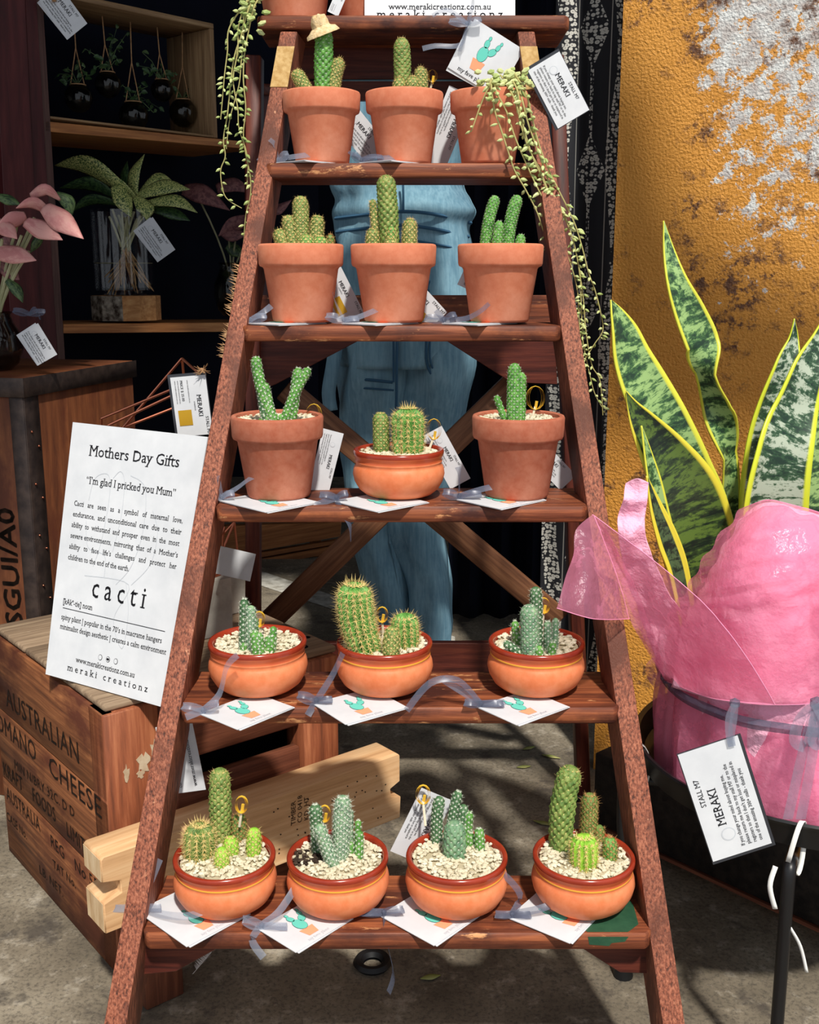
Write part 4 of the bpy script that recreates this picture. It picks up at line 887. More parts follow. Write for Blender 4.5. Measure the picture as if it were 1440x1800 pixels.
for i, (pts, fl) in enumerate((
    ([(862, 140, .05), (860, 150, .0), (845, 185), (832, 222), (828, 232)], 1.5),
    ([(864, 138, .05), (864, 155), (870, 195), (880, 225), (893, 265), (905, 300), (925, 335), (945, 375), (960, 420), (975, 460), (985, 490), (1000, 520), (1005, 560), (1015, 610)], 1.7),
    ([(870, 135, .05), (872, 160), (890, 195), (905, 240), (922, 280), (940, 320), (955, 350), (970, 385), (985, 420), (1002, 460), (1015, 510), (1018, 560), (1022, 610), (1030, 650)], 1.6),
    ([(895, 132, .05), (910, 160), (914, 195), (925, 240), (938, 280), (950, 305), (965, 340), (985, 370), (1000, 400), (1012, 440), (1020, 490), (1022, 540), (1025, 600), (1035, 650), (1045, 690), (1058, 715)], 1.9),
    ([(905, 130, .05), (925, 165), (935, 205), (945, 245), (955, 275), (970, 310), (985, 340), (1000, 370), (1013, 400), (1025, 440), (1035, 480), (1046, 510), (1055, 545), (1060, 580), (1045, 605), (1030, 630), (1024, 645)], 1.9),
    ([(905, 132, .05), (918, 175), (928, 215), (942, 255), (958, 300), (975, 350), (995, 385), (1008, 425), (1018, 470), (1026, 530), (1030, 580), (1040, 640), (1055, 670), (1060, 730)], 1.5),
    ([(880, 132, .05), (905, 175), (916, 220), (930, 262), (948, 295), (962, 330), (978, 372)], 2.0))):
    strand(tp, pts, YS, 30+i, .0098, .0046, True, .66)
mb = MB()
for q in range(26):                                      # crown of beads over the rim
    p = at(R.uniform(838, 935), R.uniform(122, 150), Y4+R.uniform(-.005, .05)); mb.ball('bead_pale' if q % 3 else 'bead', p, .0052, 1, (R.uniform(1, 1.6), .8, .8), Matrix.Rotation(R.uniform(-.7, .7), 3, 'Y'))
mb.build('bead_leaves', tp)
YL = TRD[5][0]-.02
for i, pts in enumerate((
    [(470, -20, .04), (440, 10), (425, 60), (412, 100), (405, 150), (400, 200), (393, 245), (396, 275), (388, 300), (392, 335), (402, 352), (425, 366)],
    [(475, -18, .04), (450, 5), (438, 50), (430, 95), (428, 140), (432, 190), (428, 235), (432, 270), (440, 310), (440, 345), (432, 380), (428, 430)],
    [(468, -22, .04), (436, 0), (420, 45), (418, 90), (410, 140), (418, 190), (420, 225), (432, 262), (436, 290), (434, 330)],
    [(470, -20, .04), (430, 10), (403, 50), (400, 90), (395, 130), (392, 165), (388, 210)],
    [(470, -20, .04), (432, 20), (428, 70), (424, 110), (420, 150), (404, 210), (398, 262)])):
    strand(TL_ROOT, pts, YL, 60+i, .011, .0044, False, .75)
mb = MB()
for q in range(14):
    p = at(R.uniform(418, 470), R.uniform(0, 60), YL+R.uniform(-.01, .01)); mb.ball('bead_pale' if q % 2 else 'bead', p, .0055, 1, (1.5, .8, .75), Matrix.Rotation(R.uniform(-.5, 1.2), 3, 'Y'))
mb.build('bead_leaves', TL_ROOT)

# ================================================================ LEFT SIGN
BL, BRr, TLl = atz(80, 1185, .4372), atz(285, 1243, .4372), at(128, 742, 1.692)
SN = (BRr-BL).cross(TLl-BL).normalized()
if SN.y > 0: SN = -SN
TRr = atpl(365, 768, BL, SN)
def smap(u, v, d=0): return BL*(1-u)*(1-v)+BRr*u*(1-v)+TLl*(1-u)*v+TRr*u*v+SN*d
sg = thing('sign_board', 'white printed sign leaning on the wooden crate beside the ladder', 'sign', (BL+BRr)/2); mb = MB()
mb.hexa('paper', [smap(0, 0, -.004), smap(1, 0, -.004), smap(1, 0), smap(0, 0), smap(0, 1, -.004), smap(1, 1, -.004), smap(1, 1), smap(0, 1)], 0)
SW, SH = (BRr-BL).length*.5+(TRr-TLl).length*.5, (TLl-BL).length
def stext(s, u, v, size, align='LEFT', m='ink', width=None, **kw):
    # size in sign heights; width (in u) stretches the line to fit
    vs, _ = glyphs(s, align, True, kw.get('spacing', 1.0)); w0 = max(p[0] for p in vs)-min(p[0] for p in vs)
    sx = (width*SW/(w0*size*SH)) if width else kw.get('sx', .85)
    mb.text(m, s, lambda x, y: smap(u+x/SW, v+y/SH, .0006), size*SH, align, True, sx, kw.get('spacing', 1.0))
stext('Mothers Day Gifts', .5, .875, .062, 'CENTER', width=.68)
stext('\u201cI\u2019m glad I pricked you Mum\u201d', .505, .765, .042, 'CENTER', width=.68)
for i, (l, wd_) in enumerate((('Cacti   are   seen   as   a   symbol   of   maternal   love,', .84), ('endurance,  and  unconditional  care  due  to  their', .845), ('ability  to  withstand  and  prosper  even  in  the  most', .845), ('severe environments,  mirroring  that  of  a  Mother\u2019s', .845), ('ability   to   face   life\u2019s   challenges   and   protect   her', .85), ('children to the end of the earth.', .5))):
    stext(l, .085, .672-.0425*i, .029, width=wd_)
stext('c a c t i', .53, .335, .115, 'CENTER', width=.43)
stext('[kAk\u02c6-tie] noun', .085, .285, .031, width=.25)
for f_ in ((.09, .268, .93, .2685),): mb.poly('ink', [smap(f_[0], f_[1], .0006), smap(f_[2], f_[3], .0006), smap(f_[2], f_[3]+.0022, .0006), smap(f_[0], f_[1]+.0022, .0006)])
stext('spiny plant | popular in the 70\u2019s in macrame hangers', .085, .225, .029, width=.83)
stext('minimalist design aesthetic | creates a calm environment', .085, .188, .029, width=.88)
for i in range(3):
    for rr_, mm, dd in ((.011, 'ink', .0005), (.0092, 'paper', .0007)): mb.poly(mm, [smap(.455+.065*i+rr_*SH/SW*math.cos(a*PI/8), .118+rr_*math.sin(a*PI/8), dd) for a in range(16)])
stext('f', .447, .112, .02); mb.poly('ink', [smap(.52+.012*math.cos(a*PI/6), .118+.005*math.sin(a*PI/6), .0008) for a in range(12)]); stext('d', .578, .112, .018)
stext('www.merakicreationz.com.au', .255, .077, .030, width=.5); stext('m e r a k i   c r e a t i o n z', .19, .038, .036, width=.68)
# faint one-line drawing of a potted cactus behind the words
for pth in ([(.2, .7), (.23, .79), (.33, .81), (.36, .72), (.34, .55), (.3, .45)], [(.37, .8), (.42, .83), (.46, .79), (.47, .66), (.44, .52)], [(.5, .82), (.62, .78), (.65, .62), (.6, .48), (.5, .4)], [(.24, .41), (.6, .41), (.52, .27), (.62, .17), (.63, .3), (.58, .41)], [(.2, .62), (.24, .52), (.38, .5), (.4, .42)], [(.7, .7), (.76, .62), (.74, .5), (.62, .41)]):
    pp = smoothpath([Vector((a, b, 0)) for a, b in pth], 6)
    for a, b in zip(pp, pp[1:]):
        d_ = Vector((-(b-a).y, (b-a).x, 0)).normalized()*.0016
        mb.poly('grey_ink', [smap(*(a+d_).xy, .0004), smap(*(b+d_).xy, .0004), smap(*(b-d_).xy, .0004), smap(*(a-d_).xy, .0004)])
mb.build('board', sg, smooth=False)

# ================================================================ WOODEN CRATE, TIMBER, TRUNK
C0 = Vector((-.44, 1.446, 0)); U = Vector((.776, .631, 0)).normalized(); Wd = Vector((-U.y, U.x, 0)); Z1 = Vector((0, 0, 1)); CH = .423; CL = .41; CD = .475
cr = thing('wooden_crate', 'old stencilled wooden cheese crate with lid, on the floor behind the left stile', 'crate', C0+U*.2+Wd*.3)
def cpt(u, w_, z): return C0+U*u+Wd*w_+Z1*z
def cbox(mb, m, u0, u1, w0, w1, z0, z1, bev=.002): mb.hexa(m, [cpt(u0, w0, z0), cpt(u1, w0, z0), cpt(u1, w1, z0), cpt(u0, w1, z0), cpt(u0, w0, z1), cpt(u1, w0, z1), cpt(u1, w1, z1), cpt(u0, w1, z1)], bev)
mb = MB()
for z0, z1 in ((0, .148), (.1495, .285), (.2865, CH)): cbox(mb, 'crate', 0, .018, 0, CD, z0, z1, .0015)
def ptext(s, a, b, hpx, m='stencil', ref=None):
    p0, p1 = atpl(*a, C0-U*.0008, -U), atpl(*b, C0-U*.0008, -U); t = atpl(a[0], a[1]-hpx, C0-U*.0008, -U)
    hh = (t-p0).length; ex = (p1-p0); wd_ = ex.length; vs, _ = glyphs(s, 'LEFT', False, 1.05); w0 = max(q[0] for q in vs); ex.normalize(); cap = .73
    mb.text(m, s, lambda x, y: p0+ex*(x/w0*wd_)+Z1*(y/cap*hh), 1, 'LEFT', False, 1, 1.05)
ptext('AUSTRALIAN', (11, 1241), (139, 1343), 32); ptext('ROMANO', (-16, 1272), (64, 1340), 30); ptext('CHEESE', (86, 1360), (179, 1440), 33)
ptext('MIN N/BRY 32C. D D', (25, 1350), (131, 1438), 15); ptext('KRAFT', (6, 1361), (40, 1392), 22); ptext('FOODS', (57, 1407), (98, 1446), 23); ptext('LIMITED', (117, 1468), (168, 1519), 24)
ptext('AUSTRALIA', (12, 1404), (71, 1463), 22); ptext('REG', (89, 1486), (113, 1511), 20); ptext('No 55', (131, 1528), (172, 1568), 20); ptext('CASE No.', (12, 1440), (47, 1476), 14); ptext('TAT No.', (93, 1524), (133, 1562), 14); ptext('LB. NET.', (69, 1534), (111, 1577), 14)
mb.build('end_panel', cr, ang=50)
mb = MB(); cbox(mb, 'post', 0, .085, -.004, .05, 0, CH); 
for (a, b, w_, h_) in ((.03, .325, .009, .024), (.058, .335, .02, .028), (.076, .35, .012, .03), (.052, .318, .012, .012)):
    prism(mb, 'peeled', [cpt(a+w_*math.cos(i*PI/6)*(.5+.25*math.sin(i*2.7)), -.0048, b+h_*math.sin(i*PI/6)*(.5+.2*math.sin(i*3.9+a*100))) for i in range(12)], Wd*.0006)
mb.build('corner_post', cr, ang=50)
mb = MB(); cbox(mb, 'post', CL-.07, CL, -.004, .05, 0, CH-.001); mb.build('corner_post', cr, ang=50)
for z0, z1 in ((.312, .42), (.165, .275), (.02, .13)):
    mb = MB(); cbox(mb, 'slat', .086, CL-.071, .008, .026, z0, z1); mb.build('side_slat', cr, ang=50)
mb = MB(); cbox(mb, 'slat', CL-.018, CL, .051, CD, .02, CH-.001); mb.build('far_panel', cr, ang=50)
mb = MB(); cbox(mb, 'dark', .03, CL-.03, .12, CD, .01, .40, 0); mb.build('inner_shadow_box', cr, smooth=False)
for w0, w1 in ((.004, .16), (.163, .32), (.323, .472)):
    mb = MB(); cbox(mb, 'lid', .006, CL+.004, w0, w1, CH+.0005, CH+.012, .003)
    if w0 < .1: mb.lathe('dark', [(.011, .0002), (.001, .0003)], cpt(CL-.045, .035, CH+.012), 14); mb.lathe('dark', [(.007, .0002), (.001, .0003)], cpt(CL-.012, .07, CH+.012), 14)
    mb.build('lid_board', cr, ang=50)
# timber
TP = Vector((-.419, 1.33, 0)); TLN = .52
tb = thing('pine_timber', 'pale pine timber with notched ends, raised beside the crate behind the ladder', 'timber', TP+U*.26+Wd*.03+Z1*.15)
mb = MB(); pf = [(0, .15), (0, .196), (.026, .204), (.026, .222), (0, .228), (0, .262), (.004, .266), (TLN-.004, .266), (TLN, .262), (TLN, .216), (TLN-.02, .208), (TLN-.018, .194), (TLN+.002, .188), (TLN, .15)]
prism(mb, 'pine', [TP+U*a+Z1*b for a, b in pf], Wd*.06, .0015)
q0, q1 = atpl(512, 1452, TP-Wd*.0006, Wd), atpl(512, 1402, TP-Wd*.0006, Wd)
for i, s_ in enumerate(('TIMBER', 'CO 0418', 'KD  HT')):
    ey = (q1-q0).normalized(); ex = U; mb.text('stencil', s_, lambda x, y, i=i: q0+ey*x-ex*y+ex*(.012*i+.008), .012)
for k in range(40):
    c = TP+U*R.uniform(.25, .5)-Wd*.0012+Z1*R.uniform(.16, .25); prism(mb, 'stencil', [c+U*.0016*math.cos(i)+Z1*.0013*math.sin(i) for i in (0, 1.5, 3, 4.5)], Wd*.0004)
mb.build('beam', tb, ang=40)
mb = MB(); e0 = TP-U*.0008; 
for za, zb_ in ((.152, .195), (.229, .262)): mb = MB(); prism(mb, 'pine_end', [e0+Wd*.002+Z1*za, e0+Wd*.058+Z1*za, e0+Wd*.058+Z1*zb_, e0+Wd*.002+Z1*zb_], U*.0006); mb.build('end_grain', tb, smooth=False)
for tt, lb in ((.055, 'reddish wood block under the near end of the pine timber'), (.38, 'reddish wood block under the far part of the pine timber')):
    mb = MB(); b0 = TP+U*tt+Wd*.005; mb.hexa('slat', [b0, b0+U*.06, b0+U*.06+Wd*.05, b0+Wd*.05, b0+Z1*.1495, b0+U*.06+Z1*.1495, b0+U*.06+Wd*.05+Z1*.1495, b0+Wd*.05+Z1*.1495], .002)
    tag(mb.build('wood_block', None, b0+U*.03+Wd*.025, ang=50), lb, 'block', 'blocks under the timber')
# vintage flyer hanging beside the left stile, below the fifth row
pxtag('white flyer with web address hanging on the slatted crate side behind the left stile', (362, 1388), (338, 1270), (300, 1404), 1.36, 'web', group=gT)
# trunk
K = Vector((-.715, 2.0, 0)); KR = Vector((.24, .97, 0)).normalized(); KL = Vector((-KR.y, KR.x, 0)); KH = .822
tk = thing('storage_chest', 'tall wooden chest with dark bound edges at the left, under the pink-leaved plant', 'chest', K+KR*.2+KL*.25)
def kb(mb, m, r0, r1, l0, l1, z0, z1, bev=.002):
    f = lambda r, l, z: K+KR*r+KL*l+Z1*z
    mb.hexa(m, [f(r0, l0, z0), f(r1, l0, z0), f(r1, l1, z0), f(r0, l1, z0), f(r0, l0, z1), f(r1, l0, z1), f(r1, l1, z1), f(r0, l1, z1)], bev)
mb = MB(); kb(mb, 'trunk', 0, .42, 0, .55, 0, KH)
kp = K-KR*.0008
def ktext(s, px, py, hh, ww):
    p0 = atpl(px, py, kp, KR); vs, _ = glyphs(s, 'LEFT', False, 1.0); w0 = max(q[0] for q in vs)
    for ox, oy in ((0, 0), (.0012, 0), (-.0012, 0), (0, .0015), (0, -.0015), (.001, .001), (-.001, -.001)): mb.text('stencil', s, lambda x, y: p0+Z1*(x/w0*ww+ox)+KL*(y/.73*hh+oy), 1)
ktext('SGUI/A0', 40, 1102, .038, .235)
mb.build('body', tk, ang=50)
mb = MB(); kb(mb, 'strap', -.003, .42, -.003, -.0005, 0, KH, 0); mb2 = mb; mb = MB()
kb(mb, 'strap', -.0025, .045, -.0025, 0, 0, KH, .001); kb(mb, 'strap', -.0025, 0, 0, .03, 0, KH, .001)
for z in [.12+.1*i for i in range(7)]: mb.ball('copper', K+KR*.034+KL*-.003+Z1*z, .0032, 1); mb.ball('copper', K+KR*.014+KL*-.003+Z1*(z+.03), .0032, 1)
mb.build('corner_binding', tk, ang=50)
mb = MB(); kb(mb, 'trunk', -.004, .424, -.004, .554, KH+.0005, KH+.03, .004); kb(mb, 'strap', -.006, .428, -.006, -.0045, KH-.006, KH+.03, .0005); kb(mb, 'strap', -.006, -.0045, -.006, .554, KH-.006, KH+.03, .0005); mb.build('lid', tk, ang=50)
TT = KH+.03
# concrete cubes and copper air-plant frames
def cube(label, c, s_, ang):
    M = Matrix.Rotation(ang, 3, 'Z'); mb = MB(); mb.box('concrete_pot', Vector(c)+Z1*s_/2, (s_, s_, s_), M, .004, 2)
    return tag(mb.build('concrete_block', None, c, ang=50), label, 'block', 'grey concrete blocks')
LZ = CH+.0125; ca = math.atan2(U.y, U.x)
q = Vector((-.3027, 1.773, LZ)); c1 = q-U*.05+Wd*.05; cube('grey concrete block on the crate lid, nearer of the two beside the left stile', c1, .1, ca)
q2 = Vector((-.297, 1.89, LZ)); c2 = q2-U*.045+Wd*.05; cube('grey concrete block on the crate lid, farther one behind its twin', c2, .092, ca)
cube('grey concrete block hidden behind the white sign, holding the tall copper frame', Vector((-.49, 1.80, LZ)), .1, ca)
def wires(name, label, segs, base, r=.0022):
    root = thing(name, label, 'plant holder', base, 'copper wire plant holders')
    for a, b in segs: mb = MB(); mb.tube('copper', [a, b], r, 8); mb.build('wire', root)
    return root
f = lambda x, y, d=0: at(x, y, 1.74+d)
bz = LZ+.101
a1, a2, a3, a4, a5 = f(320, 630), f(178, 736, -.02), f(356, 662, -.03), f(216, 752), f(190, 748, -.05)
b1, b2, b3 = Vector((-.53, 1.80, bz)), Vector((-.45, 1.77, bz)), Vector((-.47, 1.84, bz))
wires('copper_frame', 'copper wire prism rising behind the white sign', [(a1, a4), (a1, a3), (a1, f(326, 690, .03)), (a3, a2), (f(352, 672, -.03), a5), (f(318, 712, .02), a4), (a2, b1), (a5, b2), (a4, b3), (b1, b2), (b2, b3)], b2)
pxtag('white tag with gold square tied with twine to the copper frame behind the sign', (299, 664), (313, 768), (361, 659), 1.66, 'price', edge=True, bowpx=(356, 652), twine=True)
z1, z2 = c1.z+.101, c2.z+.093
e = [c1+U*.04+Wd*-.03+Z1*.1025, c1+U*.0+Wd*-.045+Z1*.1025, c1+U*.01+Wd*.03+Z1*.1025, at(394, 926, c1.y)]
wires('copper_frame', 'copper wire pyramid on the nearer concrete block', [(e[0], e[1]), (e[1], e[2]), (e[2], e[0]), (e[0], e[3]), (e[1], e[3]), (e[2], e[3])], e[0])
e = [c2+U*.042+Wd*-.03+Z1*.0945, c2+U*-.01+Wd*-.04+Z1*.0945, c2+U*.0+Wd*.03+Z1*.0945, at(412, 918, c2.y)]
wires('copper_frame', 'copper wire pyramid on the farther concrete block', [(e[0], e[1]), (e[1], e[2]), (e[2], e[0]), (e[0], e[3]), (e[1], e[3]), (e[2], e[3])], e[0])
pxtag('small blank white card hanging in the copper pyramid under the fourth row', (378, 1008), (388, 960), (424, 968), c1.y-.06, 'none')

# ================================================================ SHELF UNIT AT THE LEFT
SA = Vector((-.867, 2.75, 0)); SU = Vector((.66, .75, 0)).normalized(); SNn = Vector((SU.y, -SU.x, 0)); SB = -SNn
sp_ = lambda x, y, d=0: atpl(x, y, SA+SB*d, SNn)
su = thing('shelf_unit', 'dark red framed shelf unit with two wooden shelves at the left', 'shelf', SA+SU*.3)
def sprism(name, px, m, depth, d=0, bev=.001): mb = MB(); prism(mb, m, [sp_(x, y, d) for x, y in px], SB*depth, bev); return mb.build(name, su, smooth=False)
sprism('post', [(-14, -40), (42, -40), (80, 700), (26, 700)], 'redpost', .06, -.03)
sprism('post', [(42, -40), (62, -40), (106, 700), (78, 700)], 'redpost', .05, -.005)
sprism('stud', [(58, -40), (73, -40), (119, 700), (106, 700)], 'stud', .34, 0)
sprism('upper_shelf', [(80, 213), (452, 251), (452, 263), (80, 231)], 'shelf', .3, 0)
sprism('lower_shelf', [(112, 570), (500, 566), (500, 582), (112, 586)], 'shelf', .3, 0)
sprism('end_post', [(446, 150), (476, 152), (476, 700), (446, 700)], 'redpost', .04, -.022)
sprism('back_panel', [(20, -60), (560, 20), (560, 760), (60, 760)], 'navy', .01, .33)
mb = MB(); p = sp_(430, 166, -.045); 
mb.hexa('rear', [sp_(448, 166, -.05), sp_(484, 168, -.05), sp_(484, 168, -.01), sp_(448, 166, -.01), sp_(448, 146, -.05), sp_(484, 148, -.05), sp_(484, 148, -.01), sp_(448, 146, -.01)], .002); mb.build('bracket_block', su, ang=50)
# open display box on the upper shelf
db = thing('display_box', 'open wooden box on the upper shelf framing the hanging glass vases', 'box', sp_(230, 228))
dz0 = sp_(230, 228).z; XL, XR = (sp_(78, 200)-SA).dot(SU), (sp_(385, 240)-SA).dot(SU); ZT = sp_(384, 52).z; zb = sp_(300, 236).z
zb = max(sp_(82, 213).z, sp_(452, 251).z)+.001
def dbx(name, s0, s1, z0, z1, dd=.2):
    g_ = lambda s, d, z: SA*1+SU*s+SB*d+Z1*z
    mb = MB(); mb.hexa('shelfbox', [g_(s0, .005, z0), g_(s1, .005, z0), g_(s1, dd, z0), g_(s0, dd, z0), g_(s0, .005, z1), g_(s1, .005, z1), g_(s1, dd, z1), g_(s0, dd, z1)], .0015); return mb.build(name, db, ang=50)
dbx('side_board', XL, XL+.014, zb, ZT); dbx('side_board', XR-.014, XR, zb, ZT); dbx('top_board', XL, XR, ZT+.0003, ZT+.014); dbx('bottom_board', XL+.0142, XR-.0142, zb, zb+.006)
# hanging glass vases
for i, (x, y, r, xt, lv, lb) in enumerate((
    (138, 172, 25, 128, [(118, 120), (105, 130), (140, 105), (150, 118), (112, 148), (160, 132)], 'hanging glass vase at the left end of the box'),
    (190, 148, 23, 178, [(150, 86), (165, 100), (205, 85), (215, 105), (190, 110), (170, 118), (205, 50), (222, 60), (198, 62)], 'hanging glass vase with the tallest green sprig'),
    (235, 203, 26, 227, [(215, 150), (222, 165), (260, 152), (265, 180), (248, 150), (280, 190), (270, 198), (240, 170)], 'lowest hanging glass vase, in the middle of the box'),
    (285, 158, 20, 274, [(250, 92), (240, 115), (285, 118), (300, 125), (265, 125), (310, 130)], 'hanging glass vase half hidden behind sprigs, right of middle'),
    (322, 198, 25, 318, [(300, 150), (310, 165), (345, 150), (355, 168), (368, 160), (330, 165), (366, 178)], 'hanging glass vase nearest the right side of the box'))):
    c = sp_(x, y, .1); k_ = ppm(c); rr = r/k_; hv = thing('hanging_vase', lb, 'vase', c, 'glass vases hanging in the box')
    mb = MB(); pr = [(.001, -1), (.35, -.95), (.7, -.72), (.93, -.35), (1, 0), (.93, .36), (.7, .68), (.52, .8), (.5, .86), (.56, .92), (.54, .93), (.47, .87), (.49, .79), (.66, .65), (.89, .34), (.96, 0), (.89, -.34), (.66, -.69), (.33, -.9), (.001, -.95)]
    mb.lathe('smoke_glass', [(a*rr, b*rr) for a, b in pr], c, 28, closed=True); mb.build('glass', hv, ang=60)
    tp_ = sp_(xt, 0, .1); tp_.z = ZT-.0005; nk = c+Z1*rr*.88; kn = nk.lerp(tp_, .5); mb = MB()
    mb.tube('twine', [tp_, kn], .0016, 6)
    for s_ in (-1, 1): mb.tube('twine', [kn, nk+SU*s_*rr*.55], .0014, 6)
    mb.tube('twine', [nk+Vector((math.cos(t)*rr*.56, math.sin(t)*rr*.56, -.001)) for t in [j*PI/8 for j in range(17)]], .0014, 5); mb.build('cord', hv)
    mb = MB()
    for j, (lx, ly) in enumerate(lv):
        e = sp_(lx, ly, .1+R.uniform(-.03, .03)); mid = (nk+e)/2+Z1*.012; mb.tube('greenleaf', [nk, mid, e], .0009, 5); dv = (e-nk).normalized()
        for q in range(3):
            b_ = e.lerp(nk, q*.22); tipp = b_+Vector((R.uniform(-.022, .022), R.uniform(-.012, .012), R.uniform(-.014, .012))); leaf(mb, 'aglao_dark' if (j+q) % 3 else 'greenleaf', [b_, (b_+tipp)/2+Z1*.003, tipp], [.002, .0062, .0005], SNn.cross(dv), .3, 4, 4)
    mb.build('sprigs', hv)
# speckled plant in a glass cylinder on a wood slice
sl0 = sp_(222, 568, .09); k_ = ppm(sl0); lowz = sp_(222, 568, .0).z+.001; sl0 = sp_(222, 548, .09); lz = max(sp_(112, 570).z, sp_(500, 566).z)+.0008
sl0.z = lz; k_ = ppm(sl0); hS = (570-528)/k_
ws = thing('wood_slice', 'thick bark-edged wood slice on the lower shelf under the glass cylinder', 'wood slice', sl0); mb = MB(); n = 40
pr = []; rS = 57/k_
top = [sl0+Vector((math.cos(2*PI*j/n)*rS*(1+.05*math.sin(j*1.7)), math.sin(2*PI*j/n)*rS*(1+.05*math.sin(j*1.7)), 0)) for j in range(n)]
vs = top+[p+Z1*hS for p in top]; fs = [(j, (j+1) % n, n+(j+1) % n, n+j) for j in range(n)]
mb.add(vs, fs[:17]+fs[31:], 'slicewood'); mb.add(vs, fs[17:31], 'bark'); mb.add(vs, [tuple(range(n, 2*n)), tuple(reversed(range(n)))], 'slicewood')
mb.build('slice', ws, ang=40)
vc = sl0+Z1*(hS+.0008); rv = 52/k_; hv_ = (527-384)/k_
ag = thing('speckled_plant', 'speckled green-leaved plant with bare roots in a clear glass cylinder', 'plant', vc); mb = MB()
mb.lathe('glass', [(.001, 0), (rv*.7, 0), (rv*.72, .012), (rv, .014), (rv, hv_), (rv*.955, hv_), (rv*.955, .02), (.001, .018)], vc, 40, closed=True); mb.build('glass_vase', ag, ang=50)
mb = MB(); mb.lathe('stalk', [(rv*.93, hv_*.38), (rv*.955, hv_*.385)], vc, 40, closed=True); mb.build('waterline', ag)
Ya = vc.y; ga = lambda x, y, d=0: at(x, y, Ya+d)
mb = MB(); cr_ = ga(222, 440)
for q in range(46):
    e = ga(R.uniform(180, 272), R.uniform(485, 522), R.uniform(-.035, .035)); s0 = cr_+Vector((R.uniform(-.01, .01), R.uniform(-.01, .01), R.uniform(-.02, .012)))
    mb.tube('root', smoothpath([s0, s0.lerp(e, .45)+Vector((R.uniform(-.008, .008), R.uniform(-.01, .01), -.006)), e], 5), [.0016]*10+[.0006], 5)
mb.build('roots', ag)
mb = MB()
for q in range(13):
    s0 = cr_+Vector((R.uniform(-.012, .012), R.uniform(-.012, .012), R.uniform(-.01, .01))); e = ga(192+q*5.5, 374+R.uniform(-8, 12), R.uniform(-.02, .02)); mb.tube('stalk', bez(s0, s0.lerp(e, .6)+Z1*.01, e, 6), .0032, 6)
mb.build('stalks', ag)
LF = lambda m, pts, hw, Yf, name='leaf', par=None, tw=None, side=None, fold=.25, wave=.0, seg=6: None
def pleaf(par, m, pts, hwpx, yy, fold=.25, tilt=.5, name='leaf', wave=0, tw=None):
    P = [at(p[0], p[1], yy+(p[2] if len(p) > 2 else 0)) for p in pts]; k = ppm(P[0]); d = (P[-1]-P[0]).normalized()
    sd_ = Vector((-d.z, tilt, d.x)) if tilt is not None else Vector((1, 0, 0)); mb = MB(); leaf(mb, m, P, [h_/k for h_ in hwpx], sd_, fold, 8, 6, wave, tw); return mb.build(name, par, solid=.0006)
for m, pts, hw in (('aglao', [(233, 350), (200, 322, -.02), (150, 292, -.03), (96, 291, -.03)], (4, 13, 18, .5)), ('aglao_dark', [(205, 348), (160, 325), (104, 331)], (4, 14, .5)), ('aglao_dark', [(224, 350, .04), (216, 312, .04), (224, 283, .05)], (8, 13, .5)),
    ('aglao', [(236, 352, .01), (232, 308, .01), (254, 271, .02)], (7, 14, .5)), ('aglao', [(238, 350), (205, 326, -.03), (176, 307, -.04)], (5, 13, .5)), ('aglao', [(204, 326, -.03), (218, 352, -.045), (231, 382, -.05)], (10, 17, .5)), ('aglao', [(240, 345, -.02), (257, 365, -.04), (258, 387, -.045)], (8, 16, .5)),
    ('aglao', [(238, 345), (285, 326, -.01), (334, 333, -.02)], (6, 16, .5)), ('aglao', [(250, 358), (305, 350, -.02), (347, 374, -.03)], (5, 13, .5)), ('aglao_dark', [(255, 362, .02), (305, 374, .02), (334, 388, .02)], (5, 12, .5)), ('aglao_dark', [(205, 358, .02), (160, 352, .02), (126, 372, .02)], (5, 10, .5)), ('aglao', [(244, 340, .03), (275, 312, .03), (303, 318, .03)], (5, 13, .5))):
    pleaf(ag, m, pts, hw, Ya, .3, .6)
pxtag('white tag hanging against the glass cylinder of roots', (237, 404), (277, 461), (270, 384), Ya-.09, 'stall', sheets=2)
pxtag('white tag with twine hanging at the top left of the display box', (68, 2), (118, 70), (108, -20), sp_(90, 20).y-.05, 'stall', sheets=2, bowpx=(95, 0), twine=True)
# pink-leaved plants
vq = at(-8, 600, 2.16); vq.z = TT+.0008; k_ = ppm(vq+Z1*.05); rv = 46/k_
py_ = thing('pink_leaved_plant', 'pink arrow-leaved plant in a dark round glass vase on the chest', 'plant', vq); mb = MB()
pr = [(.001, 0), (.5, 0), (.8, .25), (1, .8), (.95, 1.35), (.7, 1.8), (.62, 2.1), (.7, 2.2), (.66, 2.2), (.57, 2.1), (.65, 1.78), (.9, 1.34), (.95, .8), (.76, .28), (.46, .05), (.001, .05)]
mb.lathe('smoke_glass', [(a*rv, b*rv) for a, b in pr], vq, 36, closed=True); mb.build('vase', py_, ang=60)
mb = MB()
for q in range(8): e = at(R.uniform(-10, 70), R.uniform(380, 450), 2.15+R.uniform(-.03, .03)); mb.tube('stalk', bez(vq+Z1*rv*.8, vq+Z1*rv*2.4, e, 6), .003, 6)
mb.build('stalks', py_)
